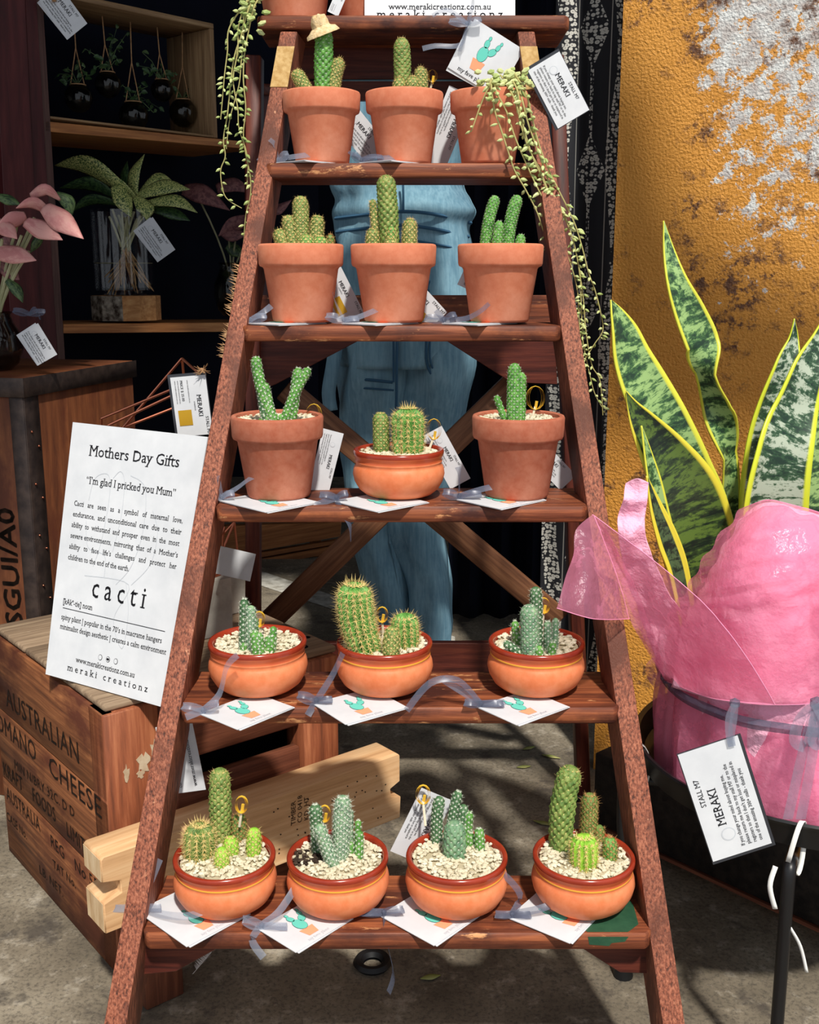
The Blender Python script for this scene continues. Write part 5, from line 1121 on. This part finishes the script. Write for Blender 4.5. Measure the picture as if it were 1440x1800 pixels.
for m, pts, hw in (('pinkleaf', [(106, 352), (80, 334, -.02), (54, 346)], (2, 10, 6)), ('pinkleaf', [(84, 372), (58, 358, -.02), (28, 366, -.03)], (6, 11, .5)), ('pinkleaf', [(78, 362, -.03), (108, 386, -.05), (147, 420, -.06)], (12, 21, .5)), ('pinkleaf', [(44, 388, -.03), (75, 402, -.05), (110, 422, -.06)], (10, 18, .5)), ('pinkleaf', [(46, 380, -.01), (22, 388, -.03), (-10, 402, -.04)], (8, 14, .5)), ('pinkleaf', [(-10, 388, -.03), (12, 402, -.05), (30, 420, -.06)], (10, 14, .5)),
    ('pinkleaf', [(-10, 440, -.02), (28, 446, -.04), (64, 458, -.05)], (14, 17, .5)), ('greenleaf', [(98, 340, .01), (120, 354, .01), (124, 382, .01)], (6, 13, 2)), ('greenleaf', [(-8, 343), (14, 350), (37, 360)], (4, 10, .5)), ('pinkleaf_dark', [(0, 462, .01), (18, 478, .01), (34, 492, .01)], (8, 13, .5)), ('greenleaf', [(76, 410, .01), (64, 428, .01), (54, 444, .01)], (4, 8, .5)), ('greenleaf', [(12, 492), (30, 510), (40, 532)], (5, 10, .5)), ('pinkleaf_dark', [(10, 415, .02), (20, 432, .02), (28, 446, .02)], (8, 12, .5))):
    pleaf(py_, m, pts, hw, 2.14, .35, .5)
pxtag('white tags with a dark bow hanging from the vase of the pink-leaved plant', (32, 588), (66, 643), (52, 553), 2.06, 'stall', sheets=2, bowpx=(52, 552), dark=True, seed=40, tails=[[(.01, 0, .01), (.02, 0, -.01)]])
p2 = sp_(410, 560, .1); p2.z = lz; k_ = ppm(p2+Z1*.06); rv = 32/k_
p2t = thing('pink_leaved_plant', 'shaded mauve-leaved plant on the lower shelf, behind the left stile', 'plant', p2); mb = MB(); mb.lathe('smoke_glass', [(a*rv, b*rv*1.3) for a, b in pr], p2, 32, closed=True); mb.build('vase', p2t, ang=60)
mb = MB()
for e in ((350, 350), (400, 400), (420, 380), (440, 420)): mb.tube('stalk', bez(p2+Z1*rv, p2+Z1*rv*3, at(*e, p2.y), 6), .0028, 6)
mb.build('stalks', p2t)
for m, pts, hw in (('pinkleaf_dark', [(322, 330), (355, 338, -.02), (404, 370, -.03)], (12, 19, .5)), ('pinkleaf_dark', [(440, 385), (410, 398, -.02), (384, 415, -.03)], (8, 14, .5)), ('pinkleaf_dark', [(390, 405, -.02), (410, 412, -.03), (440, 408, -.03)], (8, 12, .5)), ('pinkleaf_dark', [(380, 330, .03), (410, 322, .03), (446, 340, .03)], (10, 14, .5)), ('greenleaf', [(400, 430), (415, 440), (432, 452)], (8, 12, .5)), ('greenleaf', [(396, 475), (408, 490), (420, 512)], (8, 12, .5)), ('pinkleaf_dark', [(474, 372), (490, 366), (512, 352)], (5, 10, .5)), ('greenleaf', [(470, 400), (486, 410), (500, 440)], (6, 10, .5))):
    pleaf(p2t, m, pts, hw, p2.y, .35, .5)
# bench far behind
bn = thing('slatted_bench', 'low slatted wooden bench far behind the ladder at the left', 'bench', at(500, 990, 3.9).xy.to_3d())
for poly in ([(380, 925), (600, 918), (598, 943), (380, 982)], [(380, 985), (590, 950), (582, 958), (380, 994)], [(380, 997), (582, 961), (565, 976), (380, 1010)]):
    mb = MB(); prism(mb, 'bench', [at(x, y, 3.9) for x, y in poly], (0, .03, 0), .001); mb.build('slat', bn, smooth=False)
for x in (400, 555):
    p = at(x, 950, 3.95); mb = MB(); mb.beam('bench', p, (p.x, p.y, 0), .04, .04, (1, 0, 0)); mb.build('leg', bn, ang=50)

# ================================================================ PERSON IN OVERALLS
YP = 2.48
pn = thing('person', 'person standing behind the ladder in washed blue denim overalls, seen from the back', 'person', (at(715, 1128, YP).x, YP, 0))
pw = lambda x, y: at(x, y, YP)
def skin_body():
    V = []; E = []; Rr = []
    def add(p, r, par=None):
        V.append(Vector(p)); Rr.append(r if hasattr(r, '__len__') else (r, r))
        if par is not None: E.append((par, len(V)-1))
        return len(V)-1
    cx = pw(712, 400).x; z0 = .98
    pel = add((cx, YP, z0), (.15, .105)); wst = add((cx-.004, YP, 1.12), (.11, .08), pel); ch = add((cx, YP+.01, 1.3), (.12, .08), wst); sh = add((cx, YP+.02, 1.43), (.09, .07), ch)
    nk = add((cx, YP+.02, 1.51), (.052, .052), sh); ja = add((cx, YP+.035, 1.585), (.062, .075), nk); hd = add((cx, YP+.035, 1.66), (.076, .092), ja); add((cx, YP+.03, 1.735), (.055, .065), hd)
    for s_ in (-1, 1):
        so_ = add((cx+s_*.125, YP+.04, 1.42), .052, sh); el = add((cx+s_*.09, YP+.19, 1.27), .04, so_); wr = add((cx+s_*.1, YP+.3, 1.12), .026, el)
        pa = add((cx+s_*.06, YP+.36, 1.12), (.036, .018), wr)
        for q in range(4): a = add((cx+s_*.06+(q-1.5)*.017, YP+.415, 1.118-.003*abs(q-1.5)), .0085, pa); b = add((cx+s_*.06+(q-1.5)*.018, YP+.445+.006*(1.5-abs(q-1.5)), 1.1), .0078, a); add((cx+s_*.06+(q-1.5)*.018, YP+.455, 1.078), .007, b)
        t1 = add((cx+s_*.02, YP+.36, 1.105), .01, pa); add((cx+s_*.0+s_*.004, YP+.395, 1.09), .0085, t1)
        hp_ = add((cx+s_*.075, YP, .9), (.08, .085), pel); kn = add((cx+s_*.05-.008, YP-.005, .5), .05, hp_); an = add((cx+s_*.042-.004, YP, .09), .032, kn)
        he = add((cx+s_*.045, YP-.02, .045), .032, an); add((cx+s_*.06, YP+.15, .032), (.036, .024), an)
    me = bpy.data.meshes.new('body'); base = Vector(pn['_base']); me.from_pydata([tuple(v-base) for v in V], E, []); me.materials.append(MT['skin'])
    o = bpy.data.objects.new('body', me); COL.objects.link(o); o.parent = pn; o['_base'] = tuple(base)
    sk = o.modifiers.new('skin', 'SKIN'); sk.use_smooth_shade = True
    for i, r in enumerate(Rr): me.skin_vertices[0].data[i].radius = r
    me.skin_vertices[0].data[0].use_root = True
    ss = o.modifiers.new('smooth', 'SUBSURF'); ss.levels = 1; ss.render_levels = 1
    return cx
PX = skin_body()
mb = MB(); mb.ball('hair', (PX, YP+.012, 1.675), .1, 3, (.92, 1.0, 1.08)); mb.ball('hair', (PX, YP-.045, 1.56), .075, 2, (1, .6, 1.4)); mb.build('hair', pn)
mb = MB()
for s_ in (-1, 1):
    mb.ball('paper', (PX+s_*.032, YP+.122, 1.662), .011, 1); mb.ball('skin', (PX+s_*.079, YP+.035, 1.65), .022, 2, (.4, .8, 1.3))
mb.ball('skin', (PX, YP+.133, 1.635), .016, 1, (.8, 1, 1.3)); mb.ball('salmon', (PX, YP+.123, 1.598), .02, 1, (1.1, .4, .35)); mb.build('face', pn)
# overalls: torso and two legs as one lofted garment
def ring(xl, xr, y, dep, n=40, ph=0, wr=.0):
    a, b = pw(xl, y), pw(xr, y); c = (a+b)/2; rx = (b.x-a.x)/2
    return [Vector((c.x+rx*math.copysign(abs(math.cos(t))**.85, math.cos(t)), YP+dep*math.copysign(abs(math.sin(t))**.85, math.sin(t)), c.z))+Vector((1, 1, 0))*noise.noise(Vector((math.cos(t)*2.2, math.sin(t)*2.2, c.z*9+ph)))*wr for t in [2*PI*i/n for i in range(n)]]
def loft(mb, m, secs, n=40, wr=.012, sub=5, ph=0):
    S = smoothpath([Vector((s[0], s[1], s[2])) for s in secs], sub); D = smoothpath([Vector((s[3], 0, 0)) for s in secs], sub); rows = [ring(s.x, s.y, s.z, d.x, n, ph, wr) for s, d in zip(S, D)]
    rows = [r+[r[0]] for r in rows]; mb.grid(m, rows)
mb = MB()
loft(mb, 'denim', [(608, 806, 60, .12), (586, 816, 200, .13), (581, 810, 315, .122), (590, 824, 350, .13), (587, 836, 372, .135), (592, 828, 392, .128), (594, 826, 407, .132), (597, 830, 440, .14), (596, 832, 500, .15), (594, 832, 580, .15), (595, 830, 640, .14)], wr=.016)
loft(mb, 'denim', [(596, 734, 560, .125), (596, 730, 640, .128), (602, 724, 720, .118), (608, 716, 820, .108), (614, 708, 920, .1), (638, 722, 1010, .1), (646, 732, 1070, .1), (648, 736, 1140, .098)], wr=.018, ph=3)
loft(mb, 'denim', [(692, 832, 560, .13), (696, 830, 640, .13), (694, 816, 720, .12), (688, 796, 820, .11), (682, 776, 920, .102), (698, 786, 1010, .1), (704, 794, 1070, .1), (706, 790, 1132, .098)], wr=.02, ph=8)
ov = mb.build('overalls', pn, ang=70, solid=.003)
mb = MB()                                               # seams, waistband, pockets
def surf(x, y): 
    # back surface depth of the garment at a pixel
    xc, hw = (712, 118) if y < 640 else (705, 105); t = max(-1, min(1, (x-xc)/hw)); return YP-.148*math.sqrt(max(.05, 1-t*t))-.006
def seam(pts, r=.0028): mb.tube('stitch', smoothpath([at(x, y, surf(x, y)) for x, y in pts], 4), r, 6)
seam([(590, 384), (640, 378), (700, 372), (760, 376), (828, 392)], .004); seam([(592, 408), (640, 402), (700, 396), (760, 402), (824, 416)], .004)
seam([(708, 300), (709, 340), (709, 372)]); seam([(703, 420), (700, 520), (698, 600), (697, 700), (695, 800)], .0035)
seam([(735, 424), (780, 432), (815, 440)]); seam([(757, 490), (822, 506)], .0035); seam([(757, 490), (756, 515), (818, 534)]); 
seam([(750, 598), (751, 640), (768, 664), (815, 668)], .0035); seam([(756, 598), (757, 637), (772, 657), (815, 660)], .0025)
seam([(606, 664), (650, 668), (690, 672)], .0035); seam([(692, 600), (692, 672)]); seam([(606, 680), (650, 683), (692, 686)], .0025)
mb.build('seams', ov)
mb = MB(); strip(mb, 'denim', smoothpath([at(x, y, YP-.1) for x, y in ((592, 600), (584, 650), (578, 690), (582, 722))], 5), .03, (1, 0, 0)); mb.build('hanging_strap', pn, solid=.004)
# soles
for s_ in (-1, 1):
    mb = MB(); mb.lathe('dark', [(.001, .0), (.045, .0), (.05, .012), (.046, .06), (.03, .085), (.001, .09)], (PX+s_*.056, YP+.05, 0), 24, .95, 2.3); mb.build('shoe', pn)

# ================================================================ DOTTED CLOTH, WALL SIDE
X0, X1 = at(968, 480, 2.34).x, at(1112, 480, 2.34).x; rows = []; g = []
for j in range(40):
    z = .06+1.75*j/39; rw = []; gg = []
    for i in range(21):
        u = i/20; rw.append(Vector((X0+(X1-X0)*u, 2.36+.012*math.sin(u*14+z*1.5)+.006*math.sin(u*5+z*4), z))); gg.append((u, 0, z))
    rows.append(rw); g.append(gg)
mb = MB(); mb.grid('dotcloth', rows, g); tag(mb.build('hanging_cloth', None, (X0, 2.36, .06), solid=.002), 'black cloth with white dotted borders hanging between the ladder and the ochre wall', 'cloth')
mb = MB(); a_, b_ = at(1010, 900, 3.15), at(790, 900, 3.15)
rows = [[Vector((b_.x+(a_.x-b_.x)*i/24, 3.15+.025*math.sin(i*1.1)+.01*math.sin(j*.5), 1.9*j/20+.02)) for i in range(25)] for j in range(21)]
mb.grid('navy', rows); tag(mb.build('hanging_cloth', None, (b_.x, 3.15, .02), solid=.003), 'plain navy cloth hanging behind the overalls on the right', 'cloth')

# ================================================================ PLANT STAND, BLACK TROUGH
TC = Vector((.585, 1.45, 0)); TR_, TZ = .252, .376
ps = thing('plant_stand', 'black metal plant stand with round tray on bent rod legs', 'plant stand', TC)
mb = MB(); mb.lathe('black_metal', [(.001, TZ-.044), (TR_-.03, TZ-.044), (TR_-.006, TZ-.034), (TR_, TZ-.006), (TR_+.005, TZ), (TR_+.003, TZ+.003), (TR_-.004, TZ), (TR_-.012, TZ-.03), (TR_-.035, TZ-.038), (.001, TZ-.038)], TC, 72); mb.build('tray', ps, ang=50)
for lx, ly in ((.468, 1.205), (.312, 1.45), (.79, 1.63)):
    d = Vector((lx-TC.x, ly-TC.y, 0)).normalized(); p0 = Vector((lx, ly, 0)); pts = [TC+d*(TR_-.06)+Z1*(TZ-.056), TC+d*(TR_-.02)+Z1*(TZ-.055), p0+Z1*(TZ-.05)-d*.012, p0+Z1*(TZ-.062), p0+Z1*(TZ-.12)+d*.0, p0+Z1*.2-d*.004, p0-d*.012+Z1*.014]
    mb = MB(); mb.tube('black_metal', smoothpath(pts, 6), .0082, 12); o = mb.build('leg', ps)
    mb = MB(); mb.tube('rubber', [p0-d*.012+Z1*.028, p0-d*.012], [.0125, .015], 14); mb.build('rubber_foot', o)
for lx, ly, tl, lb in ((.468, 1.205, 1, 'white cable tie looped round the front leg top of the plant stand'), (.312, 1.45, 0, 'white cable tie on the left rim of the plant stand')):
    d = Vector((lx-TC.x, ly-TC.y, 0)).normalized(); c = TC+d*(TR_+.0)+Z1*(TZ-.03); sd_ = Vector((-d.y, d.x, 0)); mb = MB()
    lp = [c+d*(.016*math.cos(t)+.003)+Z1*(.036*math.sin(t))+sd_*.012*math.sin(t*.5) for t in [PI*1.9*i/22-.4 for i in range(23)]]
    if tl: strip(mb, 'white_plastic', smoothpath([c+d*.024+Z1*-.02-sd_*.016, c+d*.03-Z1*.045-sd_*.02, c+d*.028-Z1*.075-sd_*.012], 5), .006, sd_)
    strip(mb, 'white_plastic', lp, .006, sd_)
    if tl: strip(mb, 'white_plastic', smoothpath([c+d*.02-Z1*.1+sd_*.006, c+d*.016-Z1*.125+sd_*.02, c+d*.014-Z1*.16+sd_*.03], 5), .004, sd_)
    tag(mb.build('cable_tie', None, c, solid=.0012), lb, 'cable tie', 'white cable ties')
B0 = Vector((.343, 1.857, 0)); BU = Vector((.667, -.745, 0)).normalized(); BN = Vector((-BU.y, BU.x, 0))
bt = thing('planter_trough', 'low black wooden trough on the floor in front of the ochre wall', 'trough', B0+BU*.3+BN*.08)
mb = MB(); bp = lambda u, n_, z: B0+BU*u+BN*n_+Z1*z
mb.hexa('black_wood', [bp(0, 0, .035), bp(.9, 0, .035), bp(.9, .15, .035), bp(0, .15, .035), bp(0, 0, .175), bp(.9, 0, .175), bp(.9, .15, .175), bp(0, .15, .175)], .003); mb.build('body', bt, ang=50)
mb = MB(); mb.hexa('slat', [bp(0, -.003, .028), bp(.9, -.003, .028), bp(.9, .15, .028), bp(0, .15, .028), bp(0, -.003, .0345), bp(.9, -.003, .0345), bp(.9, .15, .0345), bp(0, .15, .0345)], 0); mb.build('edge_strip', bt, smooth=False)
for u in (.05, .8):
    mb = MB(); mb.hexa('dark', [bp(u, .03, 0), bp(u+.05, .03, 0), bp(u+.05, .12, 0), bp(u, .12, 0), bp(u, .03, .0275), bp(u+.05, .03, .0275), bp(u+.05, .12, .0275), bp(u, .12, .0275)], 0); mb.build('foot', bt, smooth=False)

# ================================================================ SNAKE PLANT IN PINK WRAP
PC = Vector((.565, 1.45, TZ-.0375)); 
sn = thing('snake_plant', 'tall yellow-edged snake plant wrapped in pink tissue and organza', 'plant', PC)
mb = MB(); mb.lathe('black_metal', [(.001, 0), (.13, 0), (.155, .15), (.16, .17), (.155, .17), (.15, .14), (.001, .135)], PC, 40); mb.build('nursery_pot', sn, ang=50)
mb = MB(); mb.lathe('soil', [(.149, .141), (.001, .146)], PC, 30); mb.build('soil', sn)
def sleaf(m, pts, hw, Yc, fold=.25, tw=None, tilt=.15):
    P = [at(p[0], p[1], Yc+(p[2] if len(p) > 2 else 0)) for p in pts]; mb = MB(); k = ppm(P[0])
    leaf(mb, m, P, [h_/k for h_ in hw], Vector((1, tilt, 0)), fold, 16, 7, 0, tw); return mb.build('leaf', sn, solid=.0025)
sleaf('sans', [(1278, 1080, .03), (1281, 900, .04), (1278, 800, .03), (1262, 715, .02), (1243, 655, 0), (1232, 605, 0), (1212, 555, 0), (1190, 500, 0), (1176, 445, .01), (1167, 388, .02)], (20, 22, 24, 26, 22, 30, 28, 20, 11, .6), 1.5, .25, (.5, .3, .7, -.75, -1.1, .1, .1, .1, .1, .1))
sleaf('sans', [(1262, 1080), (1240, 920), (1206, 830), (1165, 745), (1131, 680), (1109, 630), (1096, 585), (1083, 550), (1074, 527)], (44, 46, 46, 46, 43, 36, 27, 14, .6), 1.47, .2, (0, 0, .1, .1, .15, .2, .3, .4, .5))
sleaf('sans_dark', [(1262, 1120), (1246, 1020), (1232, 940), (1206, 865), (1168, 800), (1132, 745), (1112, 712), (1101, 688)], (44, 54, 60, 56, 42, 24, 10, .8), 1.45, .16, (.1, .1, .1, .0, -.1, -.2, -.3, -.3), .1)
sleaf('sans', [(1205, 1100), (1178, 980), (1160, 910), (1148, 850), (1138, 800), (1128, 748)], (20, 20, 20, 17, 10, .6), 1.435, .3, (.4, .4, .5, .5, .5, .5))
sleaf('sans_edge', [(1212, 1120), (1192, 1010), (1172, 950), (1152, 893), (1137, 836)], (16, 20, 21, 14, .6), 1.42, .3, (.2, .2, .2, .3, .4))
sleaf('sans_grey', [(1345, 1080, .03), (1345, 900, .04), (1355, 790, .04), (1368, 715, .04), (1383, 645, .04), (1394, 598, .05), (1397, 560, .05)], (52, 54, 52, 43, 25, 10, .6), 1.5, .25)
sleaf('sans_grey', [(1355, 1060), (1358, 900, -.02), (1374, 800, -.02), (1396, 720, 0), (1418, 655, .01), (1440, 600, .03), (1456, 545, .05)], (60, 62, 54, 42, 32, 18, .6), 1.43, .18, (.1, .1, .1, .1, .1, .2, .3))
sleaf('sans', [(1450, 1060), (1450, 900), (1448, 800), (1446, 720), (1440, 660)], (50, 48, 38, 20, .8), 1.5, .2)
# wrap below the ribbon: tissue, with organza gathered over it
WZ = .482
def lower(mb, m, dr, z1, amp, ph, n=110, k=12):
    rows = []
    for j in range(k+1):
        t = j/k; z = PC.z+.0008+(z1-PC.z-.0008)*t; rr = (.203-.012*t+.006*math.sin(t*PI))+dr; row = []
        for i in range(n+1):
            a = 2*PI*i/n; w_ = noise.noise(Vector((math.cos(a)*7+ph, math.sin(a)*7, t*1.3)))*amp*(.5+.8*t)+math.sin(a*17+ph+t*1.2)*amp*.3
            row.append(Vector((PC.x+(rr+w_)*math.cos(a), PC.y+(rr+w_)*math.sin(a), z)))
        rows.append(row)
    mb.grid(m, rows)
mb = MB(); lower(mb, 'tissue', -.014, WZ+.07, .010, 1); mb.build('tissue_paper', sn, solid=.0008)
mb = MB(); lower(mb, 'organza', 0, WZ, .013, 5); mb.build('organza_skirt', sn)
def sheet(name, m, rows, wr=.006, sub=12, sc_=14, ph=0, solid=0, pleat=0, hem=0):
    G = [smoothpath([at(*p) for p in r], sub) for r in rows]; T = list(zip(*G)); T = [smoothpath(list(c), sub) for c in T]; mb = MB()
    out = [[p+Vector((noise.noise(p*sc_+Vector((ph, 0, 0)))*.4, 1, noise.noise(p*sc_*1.3+Vector((0, ph, 3)))*.3))*0+Vector((0, -1, .25))*(noise.noise(Vector((p.x*sc_*1.6, p.y*sc_, p.z*sc_*.7+ph)))+.5*(.3-abs(noise.noise(Vector((p.x*34+ph, p.y*20, p.z*20))))*2)+.5*(.25-abs(noise.noise(Vector((p.x*18-p.z*22, ph, p.z*18+p.x*12))))*2))*wr*1.5 for p in c] for c in T]
    nr_, nc_ = len(out), len(out[0])
    if pleat:
        out = [[p+Vector((0, -1, 0))*pleat*math.sin(j/(nc_-1)*2*PI*7.3+ph+math.sin(i/nr_*3)*.8)*(1-i/(nr_-1))**1.1 for j, p in enumerate(row)] for i, row in enumerate(out)]
    mb.grid(m, out)
    if hem:
        for ed in ([r[0] for r in out], [r[-1] for r in out], out[-1])[:3]: mb.tube('hem', ed, hem, 5)
    return mb.build(name, sn, solid=solid)
# tissue behind
sheet('tissue_paper', 'tissue', [[(1168, 1200, 1.44), (1200, 1205, 1.40), (1240, 1215, 1.38)], [(1132, 1100, 1.45), (1180, 1105, 1.42), (1225, 1110, 1.40)], [(1098, 1000, 1.42), (1135, 1012, 1.41), (1175, 1040, 1.40)], [(1086, 930, 1.405), (1108, 935, 1.40), (1136, 942, 1.40)], [(1094, 884, 1.40), (1112, 880, 1.40), (1136, 892, 1.40)], [(1102, 849, 1.40), (1120, 841, 1.395), (1141, 848, 1.395)]], .008, ph=2, solid=.0008)
sheet('tissue_paper', 'tissue', [[(1178, 1205, 1.40), (1262, 1230, 1.315), (1352, 1240, 1.272), (1470, 1236, 1.275)], [(1200, 1100, 1.40), (1285, 1098, 1.31), (1370, 1092, 1.27), (1480, 1085, 1.28)], [(1232, 1045, 1.39), (1300, 1028, 1.3), (1380, 1012, 1.27), (1482, 1005, 1.28)], [(1268, 968, 1.38), (1318, 948, 1.32), (1388, 935, 1.30), (1484, 942, 1.3)], [(1312, 900, 1.38), (1346, 884, 1.36), (1389, 890, 1.34), (1484, 918, 1.34)]], .009, ph=7, solid=.0008, pleat=.006)
# the wrap carries on round the right-hand side of the pot
for m_nm, m_mat, dr in (('tissue_paper', 'tissue', -.012), ('organza_sheet', 'organza', 0)):
    rows = []
    for j in range(13):
        t = j/12; row = []
        for i in range(61):
            s_ = i/60; a = math.radians(-102+150*s_); zt = .745-.12*s_+.02*math.sin(s_*9); rr = .205+dr+.05*t*t+.01*math.sin(t*PI)
            p = Vector((PC.x+rr*math.cos(a), PC.y+rr*math.sin(a), WZ-.004+(zt-WZ)*t)); row.append(p+Vector((math.cos(a), math.sin(a), .2))*noise.noise(p*15)*.012*(.4+t))
        rows.append(row)
    mb = MB(); mb.grid(m_mat, rows); mb.build(m_nm, sn, solid=.0008 if m_mat == 'tissue' else 0)
# organza over it
sheet('organza_sheet', 'organza', [[(1170, 1196, 1.42), (1260, 1228, 1.30), (1350, 1240, 1.258), (1470, 1236, 1.26)], [(1176, 1090, 1.41), (1270, 1090, 1.29), (1360, 1085, 1.25), (1476, 1080, 1.255)], [(1206, 1038, 1.38), (1285, 1020, 1.285), (1370, 1005, 1.25), (1478, 1000, 1.26)], [(1250, 962, 1.37), (1310, 940, 1.3), (1385, 925, 1.28), (1480, 935, 1.29)], [(1307, 892, 1.37), (1345, 878, 1.35), (1388, 885, 1.33), (1482, 913, 1.33)]], .004, ph=11, pleat=.007, hem=.0005)
sheet('organza_sheet', 'organza', [[(1042, 905, 1.36), (1043, 906, 1.358), (1045, 907, 1.355)], [(1082, 1000, 1.375), (1110, 985, 1.345), (1140, 978, 1.32)], [(1112, 1078, 1.40), (1170, 1068, 1.33), (1236, 1060, 1.265)], [(1146, 1150, 1.42), (1225, 1155, 1.31), (1308, 1148, 1.24)], [(1168, 1196, 1.43), (1255, 1228, 1.292), (1362, 1238, 1.245)]], .003, ph=15, hem=.0006)
sheet('organza_flap', 'organza_thin', [[(1041, 905, 1.352), (1042, 905, 1.352), (1044, 906, 1.352)], [(1012, 932, 1.33), (1040, 945, 1.325), (1062, 950, 1.34)], [(1008, 975, 1.31), (1040, 985, 1.30), (1078, 992, 1.34)], [(993, 1018, 1.29), (1040, 1030, 1.275), (1095, 1045, 1.34)], [(979, 1069, 1.268), (1045, 1088, 1.262), (1106, 1088, 1.345)]], .003, ph=21, hem=.0005)
sheet('organza_flap', 'organza', [[(1046, 908, 1.353), (1060, 920, 1.352)], [(1080, 1000, 1.36), (1098, 990, 1.36)], [(1108, 1090, 1.365), (1135, 1075, 1.37)], [(1130, 1130, 1.39), (1158, 1140, 1.39)], [(1150, 1165, 1.41), (1168, 1190, 1.41)]], .004, ph=25)
sheet('organza_flap', 'organza_thin', [[(1150, 1155, 1.43), (1168, 1165, 1.41)], [(1136, 1170, 1.44), (1164, 1180, 1.42)], [(1140, 1195, 1.45), (1162, 1195, 1.43)], [(1152, 1210, 1.45), (1166, 1202, 1.44)]], .003, ph=27)
# ribbon
mb = MB(); rows = []
for i in range(91):
    a = 2*PI*i/90; rr = .207+.004*noise.noise(Vector((math.cos(a)*3, math.sin(a)*3, 0))); z = WZ+.003*math.sin(a*3); wv = .0048+.0025*abs(math.cos(a*1.5+.5))
    rows.append([Vector((PC.x+rr*math.cos(a), PC.y+rr*math.sin(a), z-wv)), Vector((PC.x+(rr+.003)*math.cos(a), PC.y+(rr+.003)*math.sin(a), z)), Vector((PC.x+rr*math.cos(a), PC.y+rr*math.sin(a), z+wv))])
mb.grid('ribbon_dark', rows); mb.build('waist_ribbon', sn, solid=.001)
mb = MB(); kn = at(1436, 1236, 1.232)
for pts in ([(1436, 1236), (1408, 1262), (1398, 1300), (1420, 1308), (1434, 1260)], [(1436, 1236), (1452, 1270), (1446, 1305), (1430, 1300), (1436, 1250)], [(1436, 1236), (1412, 1320), (1385, 1440)], [(1436, 1236), (1428, 1330), (1408, 1440)], [(1436, 1236), (1450, 1330), (1448, 1440)]):
    strip(mb, 'ribbon', smoothpath([at(x, y, 1.228-(.006 if len(pts) > 3 else 0)) for x, y in pts], 6), .016 if len(pts) > 3 else .014, (1, .2, .2))
mb.ball('ribbon_dark', kn, .009, 1); mb.build('bow', sn)
pxtag('white stall tag with dark plastic edge hanging on the pink wrapped snake plant', (1357, 1482), (1297, 1293), (1250, 1497), 1.215, 'stall', edge=True, bowpx=None)
mb = MB(); 
for dx in (-4, 4): strip(mb, 'ribbon', smoothpath([at(x, y, 1.212) for x, y in ((1292, 1238), (1286+dx, 1262), (1284+dx*.4, 1292), (1287, 1312))], 5), .009, (1, 0, 0))
mb.ball('ribbon_dark', at(1292, 1236, 1.222), .007, 1); tag(mb.build('ribbon_tie', None, at(1290, 1260, 1.212)), 'thin grey ribbon tying the stall tag to the waist ribbon of the pink wrap', 'ribbon')

# ================================================================ FLOOR BITS
for i, (x, y, lb) in enumerate(((930, 1316, 'yellow fallen leaf on the floor below the fifth row, farthest back'), (969, 1331, 'long green fallen leaf on the floor behind the lowest row'), (921, 1349, 'short green fallen leaf on the floor near the leaning golden cactus'), (956, 1448, 'pale fallen leaf on the floor left of the leaning golden cactus'), (757, 1719, 'small curled dry leaf on the floor below the lowest tread'))):
    p = atz(x, y, .001); mb = MB(); a = R.uniform(-.5, .5); d = Vector((math.cos(a), math.sin(a), 0)); L_ = .016+.006*(i % 2)
    leaf(mb, 'dryleaf', [p-d*L_+Z1*.002, p+Z1*.004, p+d*L_+Z1*.002], [.001, .007, .0006], Vector((-d.y, d.x, 0)), .3, 4, 4); tag(mb.build('fallen_leaf', None, p, solid=.0004), lb, 'leaf', 'leaves on the floor')
p = atz(655, 1697, 0); mb = MB(); n = 26
mb.lathe('rubber', [(.014, .0005), (.026, .0005), (.03, .006), (.026, .012), (.018, .011), (.014, .004)], p, n, closed=True); tag(mb.build('rubber_ring', None, p), 'black rubber ring lying on the floor under the hanging ribbon', 'ring')
p = atz(344, 1706, .002); mb = MB()
d = Vector((.5, .75, .3)).normalized(); 
for s_ in (-1, 1):
    for q in range(22): b_ = p+d*(.002+.0016*q); mb.add([b_, b_+d*.0014, b_+Vector((s_*.010*math.sin(PI*(q+3)/27)+R.uniform(-.002, .002), .004, .006))], [(0, 1, 2)], 'feather')
mb.tube('feather', [p-d*.008, p+d*.036], .0005, 5); tag(mb.build('feather', None, p, smooth=False), 'small white feather on the floor beside the left stile', 'feather')
for o in bpy.data.objects:
    if '_base' in o: del o['_base']
